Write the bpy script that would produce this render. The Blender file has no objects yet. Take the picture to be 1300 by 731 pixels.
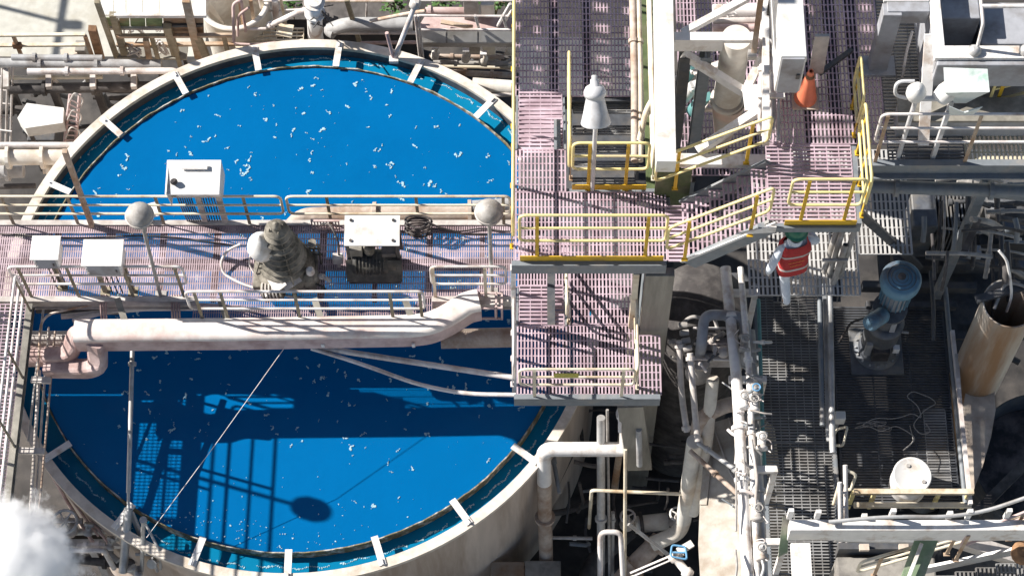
import bpy, bmesh, math, random
from mathutils import Vector, Matrix
random.seed(7)
S = bpy.context.scene
COL = S.collection
PI = math.pi
# ------------------------------------------------------------------ camera
F, PITCH, CX, CY, DIST = 2700.0, math.radians(64), 680.0, 365.5, 33.75
CAM = Vector((0, -DIST*math.cos(PITCH), DIST*math.sin(PITCH)))
cd = bpy.data.cameras.new('camera'); cam = bpy.data.objects.new('camera', cd); COL.objects.link(cam)
cam.location = CAM; cam.rotation_euler = (PI/2-PITCH, 0, 0)
cd.sensor_width = 36; cd.lens = 36*F/1300; cd.shift_x = -30/1300; cd.clip_end = 2000; cd.clip_start = .5
S.camera = cam
def P(px, py, z=0.0):
    """world point at height z seen at photo position px,py"""
    x, y = px-CX, CY-py
    d = Vector((x, y*math.sin(PITCH)+F*math.cos(PITCH), y*math.cos(PITCH)-F*math.sin(PITCH)))
    return CAM + d*((z-CAM.z)/d.z)
def Z(p, z): return Vector((p.x, p.y, z))
def R(d): return math.radians(d)
# ------------------------------------------------------------------ materials
def mat(name, col, rough=.6, metal=0, var=.12, scale=3, dirt=None, dirt_amt=.3, dirt_scale=2.2, bump=.0, spec=.4, streak=False):
    m = bpy.data.materials.new(name); m.use_nodes = True
    nt = m.node_tree; N = nt.nodes; L = nt.links
    b = N['Principled BSDF']; b.inputs['Roughness'].default_value = rough; b.inputs['Metallic'].default_value = metal
    b.inputs['Specular IOR Level'].default_value = spec
    g = N.new('ShaderNodeNewGeometry'); mp = N.new('ShaderNodeMapping'); L.new(g.outputs['Position'], mp.inputs[0])
    if streak: mp.inputs['Scale'].default_value = (1, 1, .12)
    n = N.new('ShaderNodeTexNoise'); n.inputs['Scale'].default_value = scale*3; n.inputs['Detail'].default_value = 5
    L.new(mp.outputs[0], n.inputs['Vector'])
    r = N.new('ShaderNodeMapRange'); r.inputs[1].default_value = .3; r.inputs[2].default_value = .7
    r.inputs[3].default_value = 1-var; r.inputs[4].default_value = 1+var
    L.new(n.outputs['Fac'], r.inputs[0])
    hs = N.new('ShaderNodeVectorMath'); hs.operation = 'SCALE'; hs.inputs[0].default_value = col
    L.new(r.outputs[0], hs.inputs['Scale'])
    out = hs.outputs[0]
    if dirt:
        n2 = N.new('ShaderNodeTexNoise'); n2.inputs['Scale'].default_value = dirt_scale; n2.inputs['Detail'].default_value = 8; n2.inputs['Roughness'].default_value = .65
        L.new(mp.outputs[0], n2.inputs['Vector'])
        r2 = N.new('ShaderNodeMapRange'); r2.inputs[1].default_value = .62-dirt_amt*.5; r2.inputs[2].default_value = .75-dirt_amt*.3
        L.new(n2.outputs['Fac'], r2.inputs[0])
        mx = N.new('ShaderNodeMix'); mx.data_type = 'RGBA'
        L.new(r2.outputs[0], mx.inputs['Factor']); L.new(out, mx.inputs['A']); mx.inputs['B'].default_value = (*dirt, 1)
        out = mx.outputs['Result']
    L.new(out, b.inputs['Base Color'])
    if bump:
        bp = N.new('ShaderNodeBump'); bp.inputs['Strength'].default_value = bump; bp.inputs['Distance'].default_value = .02
        L.new(n.outputs['Fac'], bp.inputs['Height']); L.new(bp.outputs[0], b.inputs['Normal'])
    return m
M = {}
def defm(k, *a, **kw): M[k] = mat(k, *a, **kw)
defm('grating_pink', (.53,.41,.47), .7, var=.24, scale=.6, dirt=(.34,.24,.28), dirt_amt=.34)
defm('grating_bridge', (.49,.385,.42), .75, var=.25, scale=.8, dirt=(.24,.17,.18), dirt_amt=.38, dirt_scale=1.6)
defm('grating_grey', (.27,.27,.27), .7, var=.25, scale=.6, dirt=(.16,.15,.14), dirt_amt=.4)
defm('grating_cream', (.62,.56,.42), .7, var=.2)
defm('white_paint', (.76,.74,.72), .5, var=.07, dirt=(.46,.37,.3), dirt_amt=.24, dirt_scale=3)
defm('white_cover', (.7,.69,.67), .5, var=.05, dirt=(.5,.45,.39), dirt_amt=.2, dirt_scale=3)
defm('pink_paint', (.56,.43,.41), .6, var=.1, dirt=(.36,.24,.22), dirt_amt=.35)
defm('duct_lid', (.76,.71,.67), .55, var=.06, dirt=(.6,.46,.42), dirt_amt=.3, dirt_scale=1.5)
defm('dusty_pipe', (.56,.52,.49), .7, var=.14, dirt=(.35,.31,.28), dirt_amt=.35, bump=.2)
defm('dusty_pipe_warm', (.5,.42,.36), .75, var=.16, dirt=(.3,.2,.14), dirt_amt=.4, bump=.2)
defm('dusty_pipe_cool', (.42,.42,.42), .6, var=.14, dirt=(.26,.24,.23), dirt_amt=.35, bump=.15)
defm('rail_worn', (.6,.53,.47), .6, var=.12, dirt=(.36,.22,.13), dirt_amt=.4, dirt_scale=4)
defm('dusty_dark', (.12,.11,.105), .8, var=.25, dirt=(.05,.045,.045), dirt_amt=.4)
defm('galvanised', (.5,.5,.5), .45, .3, var=.1, dirt=(.35,.33,.31), dirt_amt=.3)
defm('rail_cream', (.7,.63,.5), .5, var=.08, dirt=(.45,.33,.2), dirt_amt=.25)
defm('rail_white', (.72,.68,.66), .5, var=.08, dirt=(.42,.34,.3), dirt_amt=.3)
defm('yellow', (.68,.42,.03), .5, var=.1, dirt=(.42,.26,.05), dirt_amt=.25)
defm('yellow_pale', (.78,.66,.3), .5, var=.08, dirt=(.6,.5,.3), dirt_amt=.3)
defm('rust', (.3,.17,.09), .85, var=.3, dirt=(.15,.08,.05), dirt_amt=.4, bump=.3)
defm('rust_pale', (.46,.36,.27), .8, var=.2, dirt=(.34,.2,.11), dirt_amt=.4)
defm('olive_post', (.3,.26,.19), .8, var=.2, dirt=(.2,.16,.1), dirt_amt=.3)
defm('beam_grey', (.2,.22,.24), .55, var=.12, dirt=(.3,.28,.26), dirt_amt=.2)
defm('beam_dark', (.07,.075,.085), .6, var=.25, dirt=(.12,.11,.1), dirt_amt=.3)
defm('green_panel', (.09,.12,.05), .6, var=.2, dirt=(.16,.15,.1), dirt_amt=.3)
defm('green_paint', (.2,.27,.17), .6, var=.15, dirt=(.35,.33,.28), dirt_amt=.3)
defm('steel_plate', (.3,.28,.24), .6, var=.15, dirt=(.16,.15,.13), dirt_amt=.4, streak=True)
defm('tank_wall', (.56,.48,.42), .85, var=.12, scale=2, dirt=(.36,.28,.22), dirt_amt=.35, dirt_scale=1.4, streak=True, bump=.2)
defm('tank_rim', (.66,.6,.53), .8, var=.1, dirt=(.45,.38,.3), dirt_amt=.25)
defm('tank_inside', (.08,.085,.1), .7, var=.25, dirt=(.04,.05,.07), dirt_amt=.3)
defm('weir_lip', (.19,.16,.09), .8, var=.3, scale=5, dirt=(.62,.6,.55), dirt_amt=.3, dirt_scale=6)
defm('foam', (.33,.5,.58), .8, var=.15, scale=6)
defm('grease', (.1,.092,.075), .75, var=.3, scale=5, dirt=(.34,.31,.26), dirt_amt=.42, dirt_scale=4)
defm('motor_blue', (.13,.26,.36), .5, var=.12, dirt=(.1,.12,.15), dirt_amt=.3)
defm('motor_grey', (.13,.14,.16), .5, .2, var=.2, dirt=(.25,.23,.2), dirt_amt=.3)
defm('rubber', (.035,.033,.035), .6, var=.2, dirt=(.18,.15,.14), dirt_amt=.3)
defm('machine_grey', (.36,.37,.4), .5, var=.08, dirt=(.24,.23,.23), dirt_amt=.3)
defm('lamp_grey', (.42,.4,.38), .65, var=.14, scale=4, dirt=(.27,.25,.23), dirt_amt=.45, dirt_scale=5, bump=.2)
defm('lamp_enamel', (.55,.55,.56), .4, var=.06, dirt=(.4,.38,.36), dirt_amt=.2)
defm('plastic_sheet', (.7,.74,.72), .35, var=.08, dirt=(.35,.5,.42), dirt_amt=.15)
defm('orange', (.85,.24,.13), .5, var=.08, dirt=(.4,.15,.1), dirt_amt=.12)
defm('vest_red', (.42,.035,.035), .8, var=.15, scale=8, bump=.3)
defm('reflective', (.5,.46,.44), .5, var=.05)
defm('vest_print', (.75,.3,.08), .6, var=.05)
defm('coverall', (.62,.67,.74), .85, var=.06, scale=8, bump=.35)
defm('skin', (.38,.22,.15), .6, var=.05)
defm('boot', (.12,.07,.045), .7)
defm('hat_green', (.02,.16,.1), .35, var=.05)
defm('concrete', (.3,.28,.25), .9, var=.15, dirt=(.15,.14,.13), dirt_amt=.4, bump=.3)
defm('shaded_floor', (.04,.037,.036), .7, var=.35, scale=1, dirt=(.09,.08,.072), dirt_amt=.3, dirt_scale=1.2)  # floor colour kept dark to carry the shade around the plant
defm('brick_brown', (.26,.17,.11), .9, var=.2, dirt=(.32,.27,.22), dirt_amt=.4)
defm('sand', (.5,.49,.44), .95, var=.1, scale=2, dirt=(.44,.42,.36), dirt_amt=.3, bump=.4)
defm('grease_dark', (.045,.044,.042), .6, var=.3, scale=4, dirt=(.13,.12,.1), dirt_amt=.3, dirt_scale=4)
defm('chute_dusty', (.46,.43,.385), .85, var=.14, scale=2, dirt=(.3,.25,.2), dirt_amt=.38, dirt_scale=1.6, bump=.3)
defm('grating_pale', (.5,.49,.48), .7, var=.15)
defm('leaf', (.06,.13,.03), .6, var=.4, scale=6)
defm('stem', (.12,.09,.05), .8)
defm('sheet_metal', (.68,.67,.64), .5, var=.06, dirt=(.5,.47,.42), dirt_amt=.25)
defm('panel_green', (.14,.2,.1), .7, var=.3, dirt=(.3,.22,.14), dirt_amt=.35)
defm('tan_plate', (.55,.47,.39), .7, var=.12, dirt=(.38,.3,.24), dirt_amt=.3)
defm('stack_steel', (.46,.43,.39), .6, var=.15, scale=2, dirt=(.3,.18,.1), dirt_amt=.34, dirt_scale=1.6, streak=True)
defm('teal', (.12,.28,.28), .5, var=.1)
defm('rope', (.34,.32,.3), .9, var=.1)
defm('blue_valve', (.12,.3,.5), .5)
defm('sign_yellow', (.5,.45,.1), .5, var=.12, scale=8)
defm('hopper_white', (.72,.69,.63), .7, var=.08, dirt=(.52,.44,.36), dirt_amt=.3, dirt_scale=1.2, bump=.15)
defm('cone_orange', (.6,.42,.33), .7, var=.12, dirt=(.5,.46,.4), dirt_amt=.4)
def water_mat(name, col, tint):
    m = mat(name, col, .2, var=.05, scale=.25, spec=.12, dirt=tint, dirt_amt=.22, dirt_scale=.35)
    nt = m.node_tree; N = nt.nodes; L = nt.links; b = N['Principled BSDF']
    g = N.new('ShaderNodeNewGeometry'); n = N.new('ShaderNodeTexNoise'); n.inputs['Scale'].default_value = 5; n.inputs['Detail'].default_value = 4
    L.new(g.outputs['Position'], n.inputs['Vector'])
    bp = N.new('ShaderNodeBump'); bp.inputs['Strength'].default_value = .12; bp.inputs['Distance'].default_value = .03
    L.new(n.outputs['Fac'], bp.inputs['Height']); L.new(bp.outputs[0], b.inputs['Normal'])
    M[name] = m
water_mat('pool_water', (.0004,.114,.315), (.0004,.1,.285)); water_mat('launder_water', (.003,.17,.33), (.003,.11,.24))
# ------------------------------------------------------------------ mesh builder
class MB:
    def __init__(s): s.v = []; s.f = []; s.sm = []
    def add(s, vs, fs, smooth=False):
        o = len(s.v); s.v += [Vector(v) for v in vs]; s.f += [tuple(i+o for i in f) for f in fs]; s.sm += [smooth]*len(fs); return s
    def box6(s, x0, x1, y0, y1, z0, z1, bottom=True):
        vs = [(x,y,z) for z in (z0,z1) for y in (y0,y1) for x in (x0,x1)]
        fs = [(4,5,7,6),(0,1,5,4),(1,3,7,5),(3,2,6,7),(2,0,4,6)]
        if bottom: fs.append((0,2,3,1))
        return s.add(vs, fs)
    def box(s, c, size, rz=0, rx=0, ry=0):
        m = Matrix.Translation(c) @ Matrix.Rotation(rz,4,'Z') @ Matrix.Rotation(ry,4,'Y') @ Matrix.Rotation(rx,4,'X')
        a,b,d = [q/2 for q in size]
        vs = [m @ Vector((x,y,z)) for z in (-d,d) for y in (-b,b) for x in (-a,a)]
        return s.add(vs, [(4,5,7,6),(0,1,5,4),(1,3,7,5),(3,2,6,7),(2,0,4,6),(0,2,3,1)])
    def bar(s, p, q, w, h, up=Vector((0,0,1)), hang=False):
        """rectangular bar; w across, h along up; hang: top face on the line"""
        p = Vector(p); q = Vector(q); d = (q-p).normalized()
        if abs(d.dot(up)) > .98: up = Vector((0,1,0))
        a = d.cross(up).normalized(); u = a.cross(d).normalized()
        off = -u*h/2 if hang else Vector()
        vs = [e+off+a*sx*w/2+u*sz*h/2 for e in (p,q) for sx,sz in ((-1,-1),(1,-1),(1,1),(-1,1))]
        return s.add(vs, [(3,2,1,0),(4,5,6,7),(0,1,5,4),(1,2,6,5),(2,3,7,6),(3,0,4,7)])
    def ibeam(s, p, q, w, h, t=.02):
        p = Vector(p); q = Vector(q); u = Vector((0,0,1))
        d = (q-p).normalized(); a = d.cross(u)
        if a.length < .05: u = Vector((0,1,0)); a = d.cross(u)
        a.normalize(); u = a.cross(d).normalized()
        s.bar(p, q, w, t, u, True); s.bar(p-u*(h-t), q-u*(h-t), w, t, u, True); s.bar(p-u*t, q-u*t, t, h-2*t-.001, u, True); return s
    def tube(s, pts, r, n=8, closed=False, cap=True, radii=None):
        pts = [Vector(p) for p in pts]; m = len(pts)
        if m < 2: return s
        rings = []; prev = None
        for i,p in enumerate(pts):
            if closed: d = (pts[(i+1)%m]-pts[i-1])
            elif i == 0: d = pts[1]-p
            elif i == m-1: d = p-pts[i-1]
            else: d = (pts[i+1]-p).normalized()+(p-pts[i-1]).normalized()
            if d.length < 1e-9: d = Vector((0,0,1))
            d.normalize()
            if prev is None:
                a = d.orthogonal().normalized()
            else:
                a = prev - d*prev.dot(d)
                a = a.normalized() if a.length > 1e-6 else d.orthogonal().normalized()
            prev = a; b = d.cross(a); rr = radii[i] if radii else r
            rings.append([p+(a*math.cos(2*PI*k/n)+b*math.sin(2*PI*k/n))*rr for k in range(n)])
        vs = [v for g in rings for v in g]; fs = []
        for i in range(m if closed else m-1):
            j = (i+1)%m
            for k in range(n):
                fs.append((i*n+k, i*n+(k+1)%n, j*n+(k+1)%n, j*n+k))
        s.add(vs, fs, True)
        if cap and not closed:
            s.add(rings[0], [tuple(reversed(range(n)))]); s.add(rings[-1], [tuple(range(n))])
        return s
    def lathe(s, prof, c=(0,0,0), n=24, axis=None, smooth=True, cap0=True, cap1=True):
        """profile (r, h) turned about axis through c"""
        c = Vector(c); ax = Vector(axis).normalized() if axis is not None else Vector((0,0,1))
        a = ax.orthogonal().normalized() if axis is not None else Vector((1,0,0)); b = ax.cross(a)
        vs = [c+ax*h+(a*math.cos(2*PI*k/n)+b*math.sin(2*PI*k/n))*r for r,h in prof for k in range(n)]
        fs = [(i*n+k, i*n+(k+1)%n, (i+1)*n+(k+1)%n, (i+1)*n+k) for i in range(len(prof)-1) for k in range(n)]
        s.add(vs, fs, smooth)
        if cap0 and prof[0][0] > 1e-4: s.add(vs[:n], [tuple(reversed(range(n)))])
        if cap1 and prof[-1][0] > 1e-4: s.add(vs[-n:], [tuple(range(n))])
        return s
    def prism(s, poly, z0, z1):
        n = len(poly); vs = [(x,y,z0) for x,y in poly]+[(x,y,z1) for x,y in poly]
        fs = [tuple(reversed(range(n))), tuple(range(n,2*n))]+[(i,(i+1)%n,n+(i+1)%n,n+i) for i in range(n)]
        return s.add(vs, fs)
    def slab(s, pts, t, nrm=Vector((0,0,1))):
        """flat polygon of 3-D points thickened downwards by t"""
        pts = [Vector(p) for p in pts]; n = len(pts); nn = nrm
        vs = pts+[p-nn*t for p in pts]
        fs = [tuple(range(n)), tuple(reversed(range(n,2*n)))]+[(i,n+i,n+(i+1)%n,(i+1)%n) for i in range(n)]
        return s.add(vs, fs)
    def sweep(s, prof, pts, smooth=False, cap=True):
        """profile (side, up) swept along points with mitred joints, up stays close to +z"""
        pts = [Vector(p) for p in pts]; m = len(pts); n = len(prof); vs = []
        for i,p in enumerate(pts):
            d0 = (p-pts[i-1]).normalized() if i else (pts[1]-p).normalized()
            d1 = (pts[i+1]-p).normalized() if i < m-1 else d0
            d = (d0+d1).normalized(); a = d.cross(Vector((0,0,1))).normalized(); u = a.cross(d)
            k = 1/max(.5, d.dot(d1))
            vs += [p+a*x*k+u*y for x,y in prof]
        fs = [(i*n+k, i*n+(k+1)%n, (i+1)*n+(k+1)%n, (i+1)*n+k) for i in range(m-1) for k in range(n)]
        s.add(vs, fs, smooth)
        if cap: s.add(vs[:n], [tuple(reversed(range(n)))]); s.add(vs[-n:], [tuple(range(n))])
        return s
    def ball(s, c, r, n=12, sq=(1,1,1)):
        c = Vector(c); k = n//2
        vs = [c+Vector((math.sin(PI*i/k)*math.cos(2*PI*j/n)*r*sq[0], math.sin(PI*i/k)*math.sin(2*PI*j/n)*r*sq[1], math.cos(PI*i/k)*r*sq[2])) for i in range(k+1) for j in range(n)]
        return s.add(vs, [(i*n+j, (i+1)*n+j, (i+1)*n+(j+1)%n, i*n+(j+1)%n) for i in range(k) for j in range(n)], True)
    def build(s, name, m, parent=None, bev=0):
        me = bpy.data.meshes.new(name)
        if parent is not None: org = WORLD[parent.name].copy()
        else:
            xs = [v.x for v in s.v]; ys = [v.y for v in s.v]; zs = [v.z for v in s.v]
            org = Vector(((min(xs)+max(xs))/2, (min(ys)+max(ys))/2, min(zs)))
        me.from_pydata([v-org for v in s.v], [], s.f)
        me.polygons.foreach_set('use_smooth', s.sm)
        bm = bmesh.new(); bm.from_mesh(me); bmesh.ops.recalc_face_normals(bm, faces=bm.faces) if len(s.f) < 4000 else None
        bm.to_mesh(me); bm.free(); me.update()
        me.materials.append(M[m] if isinstance(m, str) else m)
        o = bpy.data.objects.new(name, me); COL.objects.link(o)
        if parent is not None: o.parent = parent
        else: o.location = org
        WORLD[o.name] = org
        if bev:
            b = o.modifiers.new('bevel', 'BEVEL'); b.width = bev; b.segments = 2; b.limit_method = 'ANGLE'
        return o
WORLD = {}
def tag(o, label, cat, group=None):
    o['label'] = label; o['category'] = cat
    if group: o['group'] = group
    return o
def thing(name, label, cat, loc, group=None):
    o = bpy.data.objects.new(name, None); COL.objects.link(o); o.location = loc; o.empty_display_size = .1
    WORLD[o.name] = Vector(loc); return tag(o, label, cat, group)
def structure(o): o['kind'] = 'structure'; return o
def fillet(pts, rad, seg=5, closed=False):
    pts = [Vector(p) for p in pts]; n = len(pts); out = []
    for i,p in enumerate(pts):
        if not closed and i in (0, n-1): out.append(p); continue
        a = pts[i-1]; b = pts[(i+1)%n]; da = a-p; db = b-p
        r = min(rad, da.length*.45, db.length*.45); s0 = p+da.normalized()*r; s1 = p+db.normalized()*r
        for k in range(seg+1):
            t = k/seg; out.append(s0*(1-t)**2+p*2*t*(1-t)+s1*t*t)
    return out
def flange_at(mb, p, d, r, t=.03, k=1.45):
    mb.lathe([(r*k, -t), (r*k, t)], p, 14, d, False)
def pipe(name, label, cat, pts, r, m, group=None, bend=None, n=10, flanges=(), parent=None, fm=None, brackets=0):
    """a run of pipe through world points; flanges (0..1 along each straight) become collar parts"""
    k_=sum(map(ord,label))
    if m=='dusty_pipe': m=('dusty_pipe','dusty_pipe_warm','dusty_pipe_cool')[k_%3]
    elif m in('rail_white','rail_cream'): m=(m,'rail_worn',m)[k_%3]
    pts = [Vector(p) for p in pts]
    path = fillet(pts, bend if bend is not None else r*2.5) if len(pts) > 2 else pts
    mb = MB().tube(path, r, n)
    if not flanges:
        return tag(mb.build(name, m), label, cat, group)
    t = thing(name, label, cat, pts[-1] if pts[-1].z < pts[0].z else pts[0], group)
    mb.build('pipe_run', m, t)
    for (seg, u) in flanges:
        a, b = pts[seg], pts[seg+1]
        f = MB(); flange_at(f, a.lerp(b,u), b-a, r); f.build('flange', fm or m, t)
    return t
def grating(mb, x0, x1, y0, y1, z, along='y', pitch=.055, w=.022, cross=.115, h=.03, cw=.012, skip=None):
    """open bar grating, top face at z; skip(x, y) drops bars there"""
    def put(a0,a1,b0,b1,zz0,zz1): mb.box6(a0,a1,b0,b1,zz0,zz1, False)
    if along == 'y':
        n = int((x1-x0)/pitch)
        for i in range(n+1): x = x0+i*(x1-x0)/max(n,1); put(x-w/2, x+w/2, y0, y1, z-h, z)
        n = max(1,int((y1-y0)/cross))
        for i in range(n+1): y = y0+i*(y1-y0)/n; put(x0, x1, y-cw/2, y+cw/2, z-h+.006, z-.003)
    else:
        n = int((y1-y0)/pitch)
        for i in range(n+1): y = y0+i*(y1-y0)/max(n,1); put(x0, x1, y-w/2, y+w/2, z-h, z)
        n = max(1,int((x1-x0)/cross))
        for i in range(n+1): x = x0+i*(x1-x0)/n; put(x-cw/2, x+cw/2, y0, y1, z-h+.006, z-.003)
    return mb
def rail(name, label, A, B, h=1.07, top='rail_cream', post='rail_cream', nposts=3, group=None, toe=None, low=.42, ends=(True,True), inset=.12, r=.022, drop=0, cat='railing', post_at=None, outward=Vector((0,-1,0))):
    """tubular guard rail on the line A-B (deck points): rounded loop, mid rail, flat posts, toe board"""
    A = Vector(A); B = Vector(B); t = thing(name, label, cat, A.lerp(B,.5) if False else A, group)
    up = Vector((0,0,1)); zt = up*h; zl = up*h*low; zm = up*h*(1+low)/2
    MB().tube(fillet([A+zl, A+zt, B+zt, B+zl], .11, closed=True), r, 8, closed=True).build('loop_rail', top, t)
    MB().tube([A+zm, B+zm], r*.9, 8).build('mid_rail', top, t)
    d = (B-A); L = d.length; dn = d.normalized()
    us = post_at or [inset/L+(1-2*inset/L)*i/max(nposts-1,1) for i in range(nposts)]
    for u in us:
        p = A+d*u
        MB().bar(p-up*drop-outward*-.024, p+up*(h-.01)-outward*-.024, .05, .014, outward).build('post', post, t)
    for u in us:
        p = A+d*u; MB().box(p-up*min(drop,.02)+outward*.03,(.09,.05,.02) if abs(outward.y)>.5 else (.05,.09,.02)).build('clamp_plate',post,t)
    if toe:
        MB().bar(A+up*.08+outward*.04, B+up*.08+outward*.04, .012, .14).build('toe_board', toe, t)
    return t
# ================================================================== SETTING
ZG = -6.2            # ground level
g = MB(); g.add([(-220,-160,ZG),(220,-160,ZG),(220,300,ZG),(-220,300,ZG)], [(0,1,2,3)])
structure(g.build('ground', 'sand'))
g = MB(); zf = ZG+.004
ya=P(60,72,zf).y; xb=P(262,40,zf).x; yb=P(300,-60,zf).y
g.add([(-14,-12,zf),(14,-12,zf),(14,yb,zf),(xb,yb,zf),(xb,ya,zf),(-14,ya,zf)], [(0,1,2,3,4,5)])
structure(g.build('plant_floor', 'shaded_floor'))  # dark sheet drawn out over the yard where the ground lies in shade
# ================================================================== THICKENER TANK
ZW = -2.0
pts = [(322,90),(231,122),(177,155),(372,83),(424,86),(520,105),(606,153),(145,180),(86,249),(66,280),(576,638),(476,683),(367,701),(320,701),(256,683),(161,636),(91,566),(671,548)]
q = [P(a,b,ZW+.05) for a,b in pts]
# least-squares circle
import itertools
sx=[p.x for p in q]; sy=[p.y for p in q]
def solve3(A,b):
    m = Matrix(A); return m.inverted() @ Vector(b)
Sxx=sum(x*x for x in sx);Syy=sum(y*y for y in sy);Sxy=sum(x*y for x,y in zip(sx,sy));Sx=sum(sx);Sy=sum(sy);N_=len(q)
rr_=[x*x+y*y for x,y in zip(sx,sy)]
c_ = solve3([[2*Sxx,2*Sxy,Sx],[2*Sxy,2*Syy,Sy],[2*Sx,2*Sy,N_]],[sum(x*r for x,r in zip(sx,rr_)),sum(y*r for y,r in zip(sy,rr_)),sum(rr_)])
TC = Vector((c_[0],c_[1],0)); RW = math.sqrt(c_[2]+TC.x**2+TC.y**2)
RI = RW+.36; RO = RI+.13; ZR = ZW+.10; ZL = ZW-.19
print('TANK', TC, RW, 'far rim test', P(385,62,ZR).y-TC.y, P(385,53,ZR).y-TC.y, 'near', TC.y-P(484,718,ZR).y)
tank = thing('settling_tank', 'huge round tank of blue water with a pale concrete rim', 'tank', (TC.x,TC.y,ZG))
NS = 160
MB().lathe([(RO,ZG),(RO,ZR-.03),(RO+.04,ZR-.03),(RO+.04,ZR-.16),(RO+.003,ZR-.16)][:2], TC, NS, cap0=False, cap1=False).build('outer_wall', 'tank_wall', tank)
MB().lathe([(RO+.035,ZR-.1),(RO+.035,ZR),(RI,ZR),(RI,ZR-.06),(RI+.01,ZR-.1)], TC, NS, smooth=False, cap0=False, cap1=False).build('rim', 'tank_rim', tank)
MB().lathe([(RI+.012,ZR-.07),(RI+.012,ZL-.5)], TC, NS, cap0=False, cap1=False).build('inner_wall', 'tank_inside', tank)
# overflow weir: thin ring, wavy crusted lip
w = MB(); vs=[]; n=NS*2
for i in range(n):
    a=2*PI*i/n; dr=.006*math.sin(a*37)+.008*random.uniform(-1,1); zz=ZW+.045+random.uniform(-.01,.012)
    for r,z in ((RW-.008+dr*.5,ZW-.1),(RW-.008+dr*.5,zz),(RW+.01+dr*.5,zz),(RW+.01+dr*.5,ZL-.4)): vs.append(TC+Vector((math.cos(a)*r,math.sin(a)*r,z)))
fs=[(i*4+k,((i+1)%n)*4+k,((i+1)%n)*4+k+1,i*4+k+1) for i in range(n) for k in range(3)]
w.add(vs,fs); w.build('weir', 'weir_lip', tank)
for bx,by in ((68,235),(140,160),(228,105),(325,72),(429,68),(527,93),(616,137),(70,575),(165,645),(252,697),(366,712),(481,700),(587,652),(668,578)):
    p=P(bx,by,ZR); a=math.atan2(p.y-TC.y,p.x-TC.x); e=Vector((math.cos(a),math.sin(a),0))
    b=MB().bar(TC+e*(RW-.03)+Vector((0,0,ZR+.012)), TC+e*(RO-.02)+Vector((0,0,ZR+.012)), .115, .02)
    b.bar(TC+e*(RO-.12)+Vector((0,0,ZR+.03)), TC+e*(RO-.02)+Vector((0,0,ZR+.03)), .03, .05)
    b.build('weir_bracket', 'white_paint', tank)
# water (inside and launder)
wd=[]; 
m_=MB(); m_.add([TC+Vector((math.cos(2*PI*i/NS)*(RW-.021),math.sin(2*PI*i/NS)*(RW-.021),ZW)) for i in range(NS)], [tuple(range(NS))]); structure(m_.build('water', 'pool_water'))
m_=MB(); m_.lathe([(RW,ZL),(RI+.02,ZL)], TC, NS, cap0=False, cap1=False); structure(m_.build('launder_water', 'launder_water'))
# foam flecks: far too many to count
fm=MB()
def fleck(c,s,h=.007):
    k=random.randint(5,8); a0=random.random()*6.3; st=random.uniform(.4,.9); rot=random.random()*PI
    vs=[]
    for i in range(k):
        a=a0+2*PI*i/k; r=s*random.uniform(.5,1.2); x=math.cos(a)*r; y=math.sin(a)*r*st
        vs.append(c+Vector((x*math.cos(rot)-y*math.sin(rot), x*math.sin(rot)+y*math.cos(rot), .003)))
    top=[c+(v-c)*.8+Vector((0,0,h*random.uniform(.6,1.2))) for v in vs]
    fm.add(vs+top,[tuple(range(k,2*k))]+[(i,(i+1)%k,k+(i+1)%k,k+i) for i in range(k)])
def cluster(c,s):
    """a ragged flake: a short chain of overlapping scraps"""
    p=Vector(c); a=random.random()*6.3
    for _ in range(random.choice((2,3,3,4,5))):
        fleck(p,s*random.uniform(.5,.95)); a+=random.gauss(0,.9); p=p+Vector((math.cos(a),math.sin(a),0))*s*random.uniform(.7,1.1)+Vector((0,0,.0007))
rnd=random.Random(11)
centres=[]
for _ in range(380):
    a=rnd.random()*2*PI; r=RW*.96*math.sqrt(rnd.random()); c=TC+Vector((math.cos(a)*r,math.sin(a)*r,ZW))
    ang=math.degrees(a)%360
    if r>RW*.8 and 190<ang<360 and rnd.random()<.6: continue
    if c.y<-2.0 and c.x<-3.3: continue
    cluster(c, rnd.choice((.018,.025,.031,.037,.042)))
for _ in range(260):
    a=rnd.random()*2*PI; r=RW*.97*math.sqrt(rnd.random()); fleck(TC+Vector((math.cos(a)*r,math.sin(a)*r,ZW)), rnd.uniform(.005,.012))
for _ in range(100):   # fine scum near the front weir
    a=R(270+rnd.gauss(-8,14)); r=RW-.05-abs(rnd.gauss(0,.35)); fleck(TC+Vector((math.cos(a)*r,math.sin(a)*r,ZW)), rnd.uniform(.008,.02))
o=fm.build('foam_flecks','foam'); o['kind']='stuff'
fm=MB(); k=0
a=0
while a<360:
    L_=rnd.uniform(3,9); gap=rnd.uniform(.6,2.5)
    if 170<a<215: a+=4; continue
    n_=max(3,int(L_/.35)); base=RW+(.28 if a<180 else .19)+rnd.uniform(-.04,.04)
    for i in range(n_):
        aa=R(a+L_*i/n_); rr=base+.02*math.sin(i*.5)+rnd.uniform(-.008,.008)
        fleck(TC+Vector((math.cos(aa)*rr,math.sin(aa)*rr,ZL)), rnd.uniform(.012,.03))
    a+=L_+gap
o=fm.build('launder_foam','foam'); o['kind']='stuff'

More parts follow.
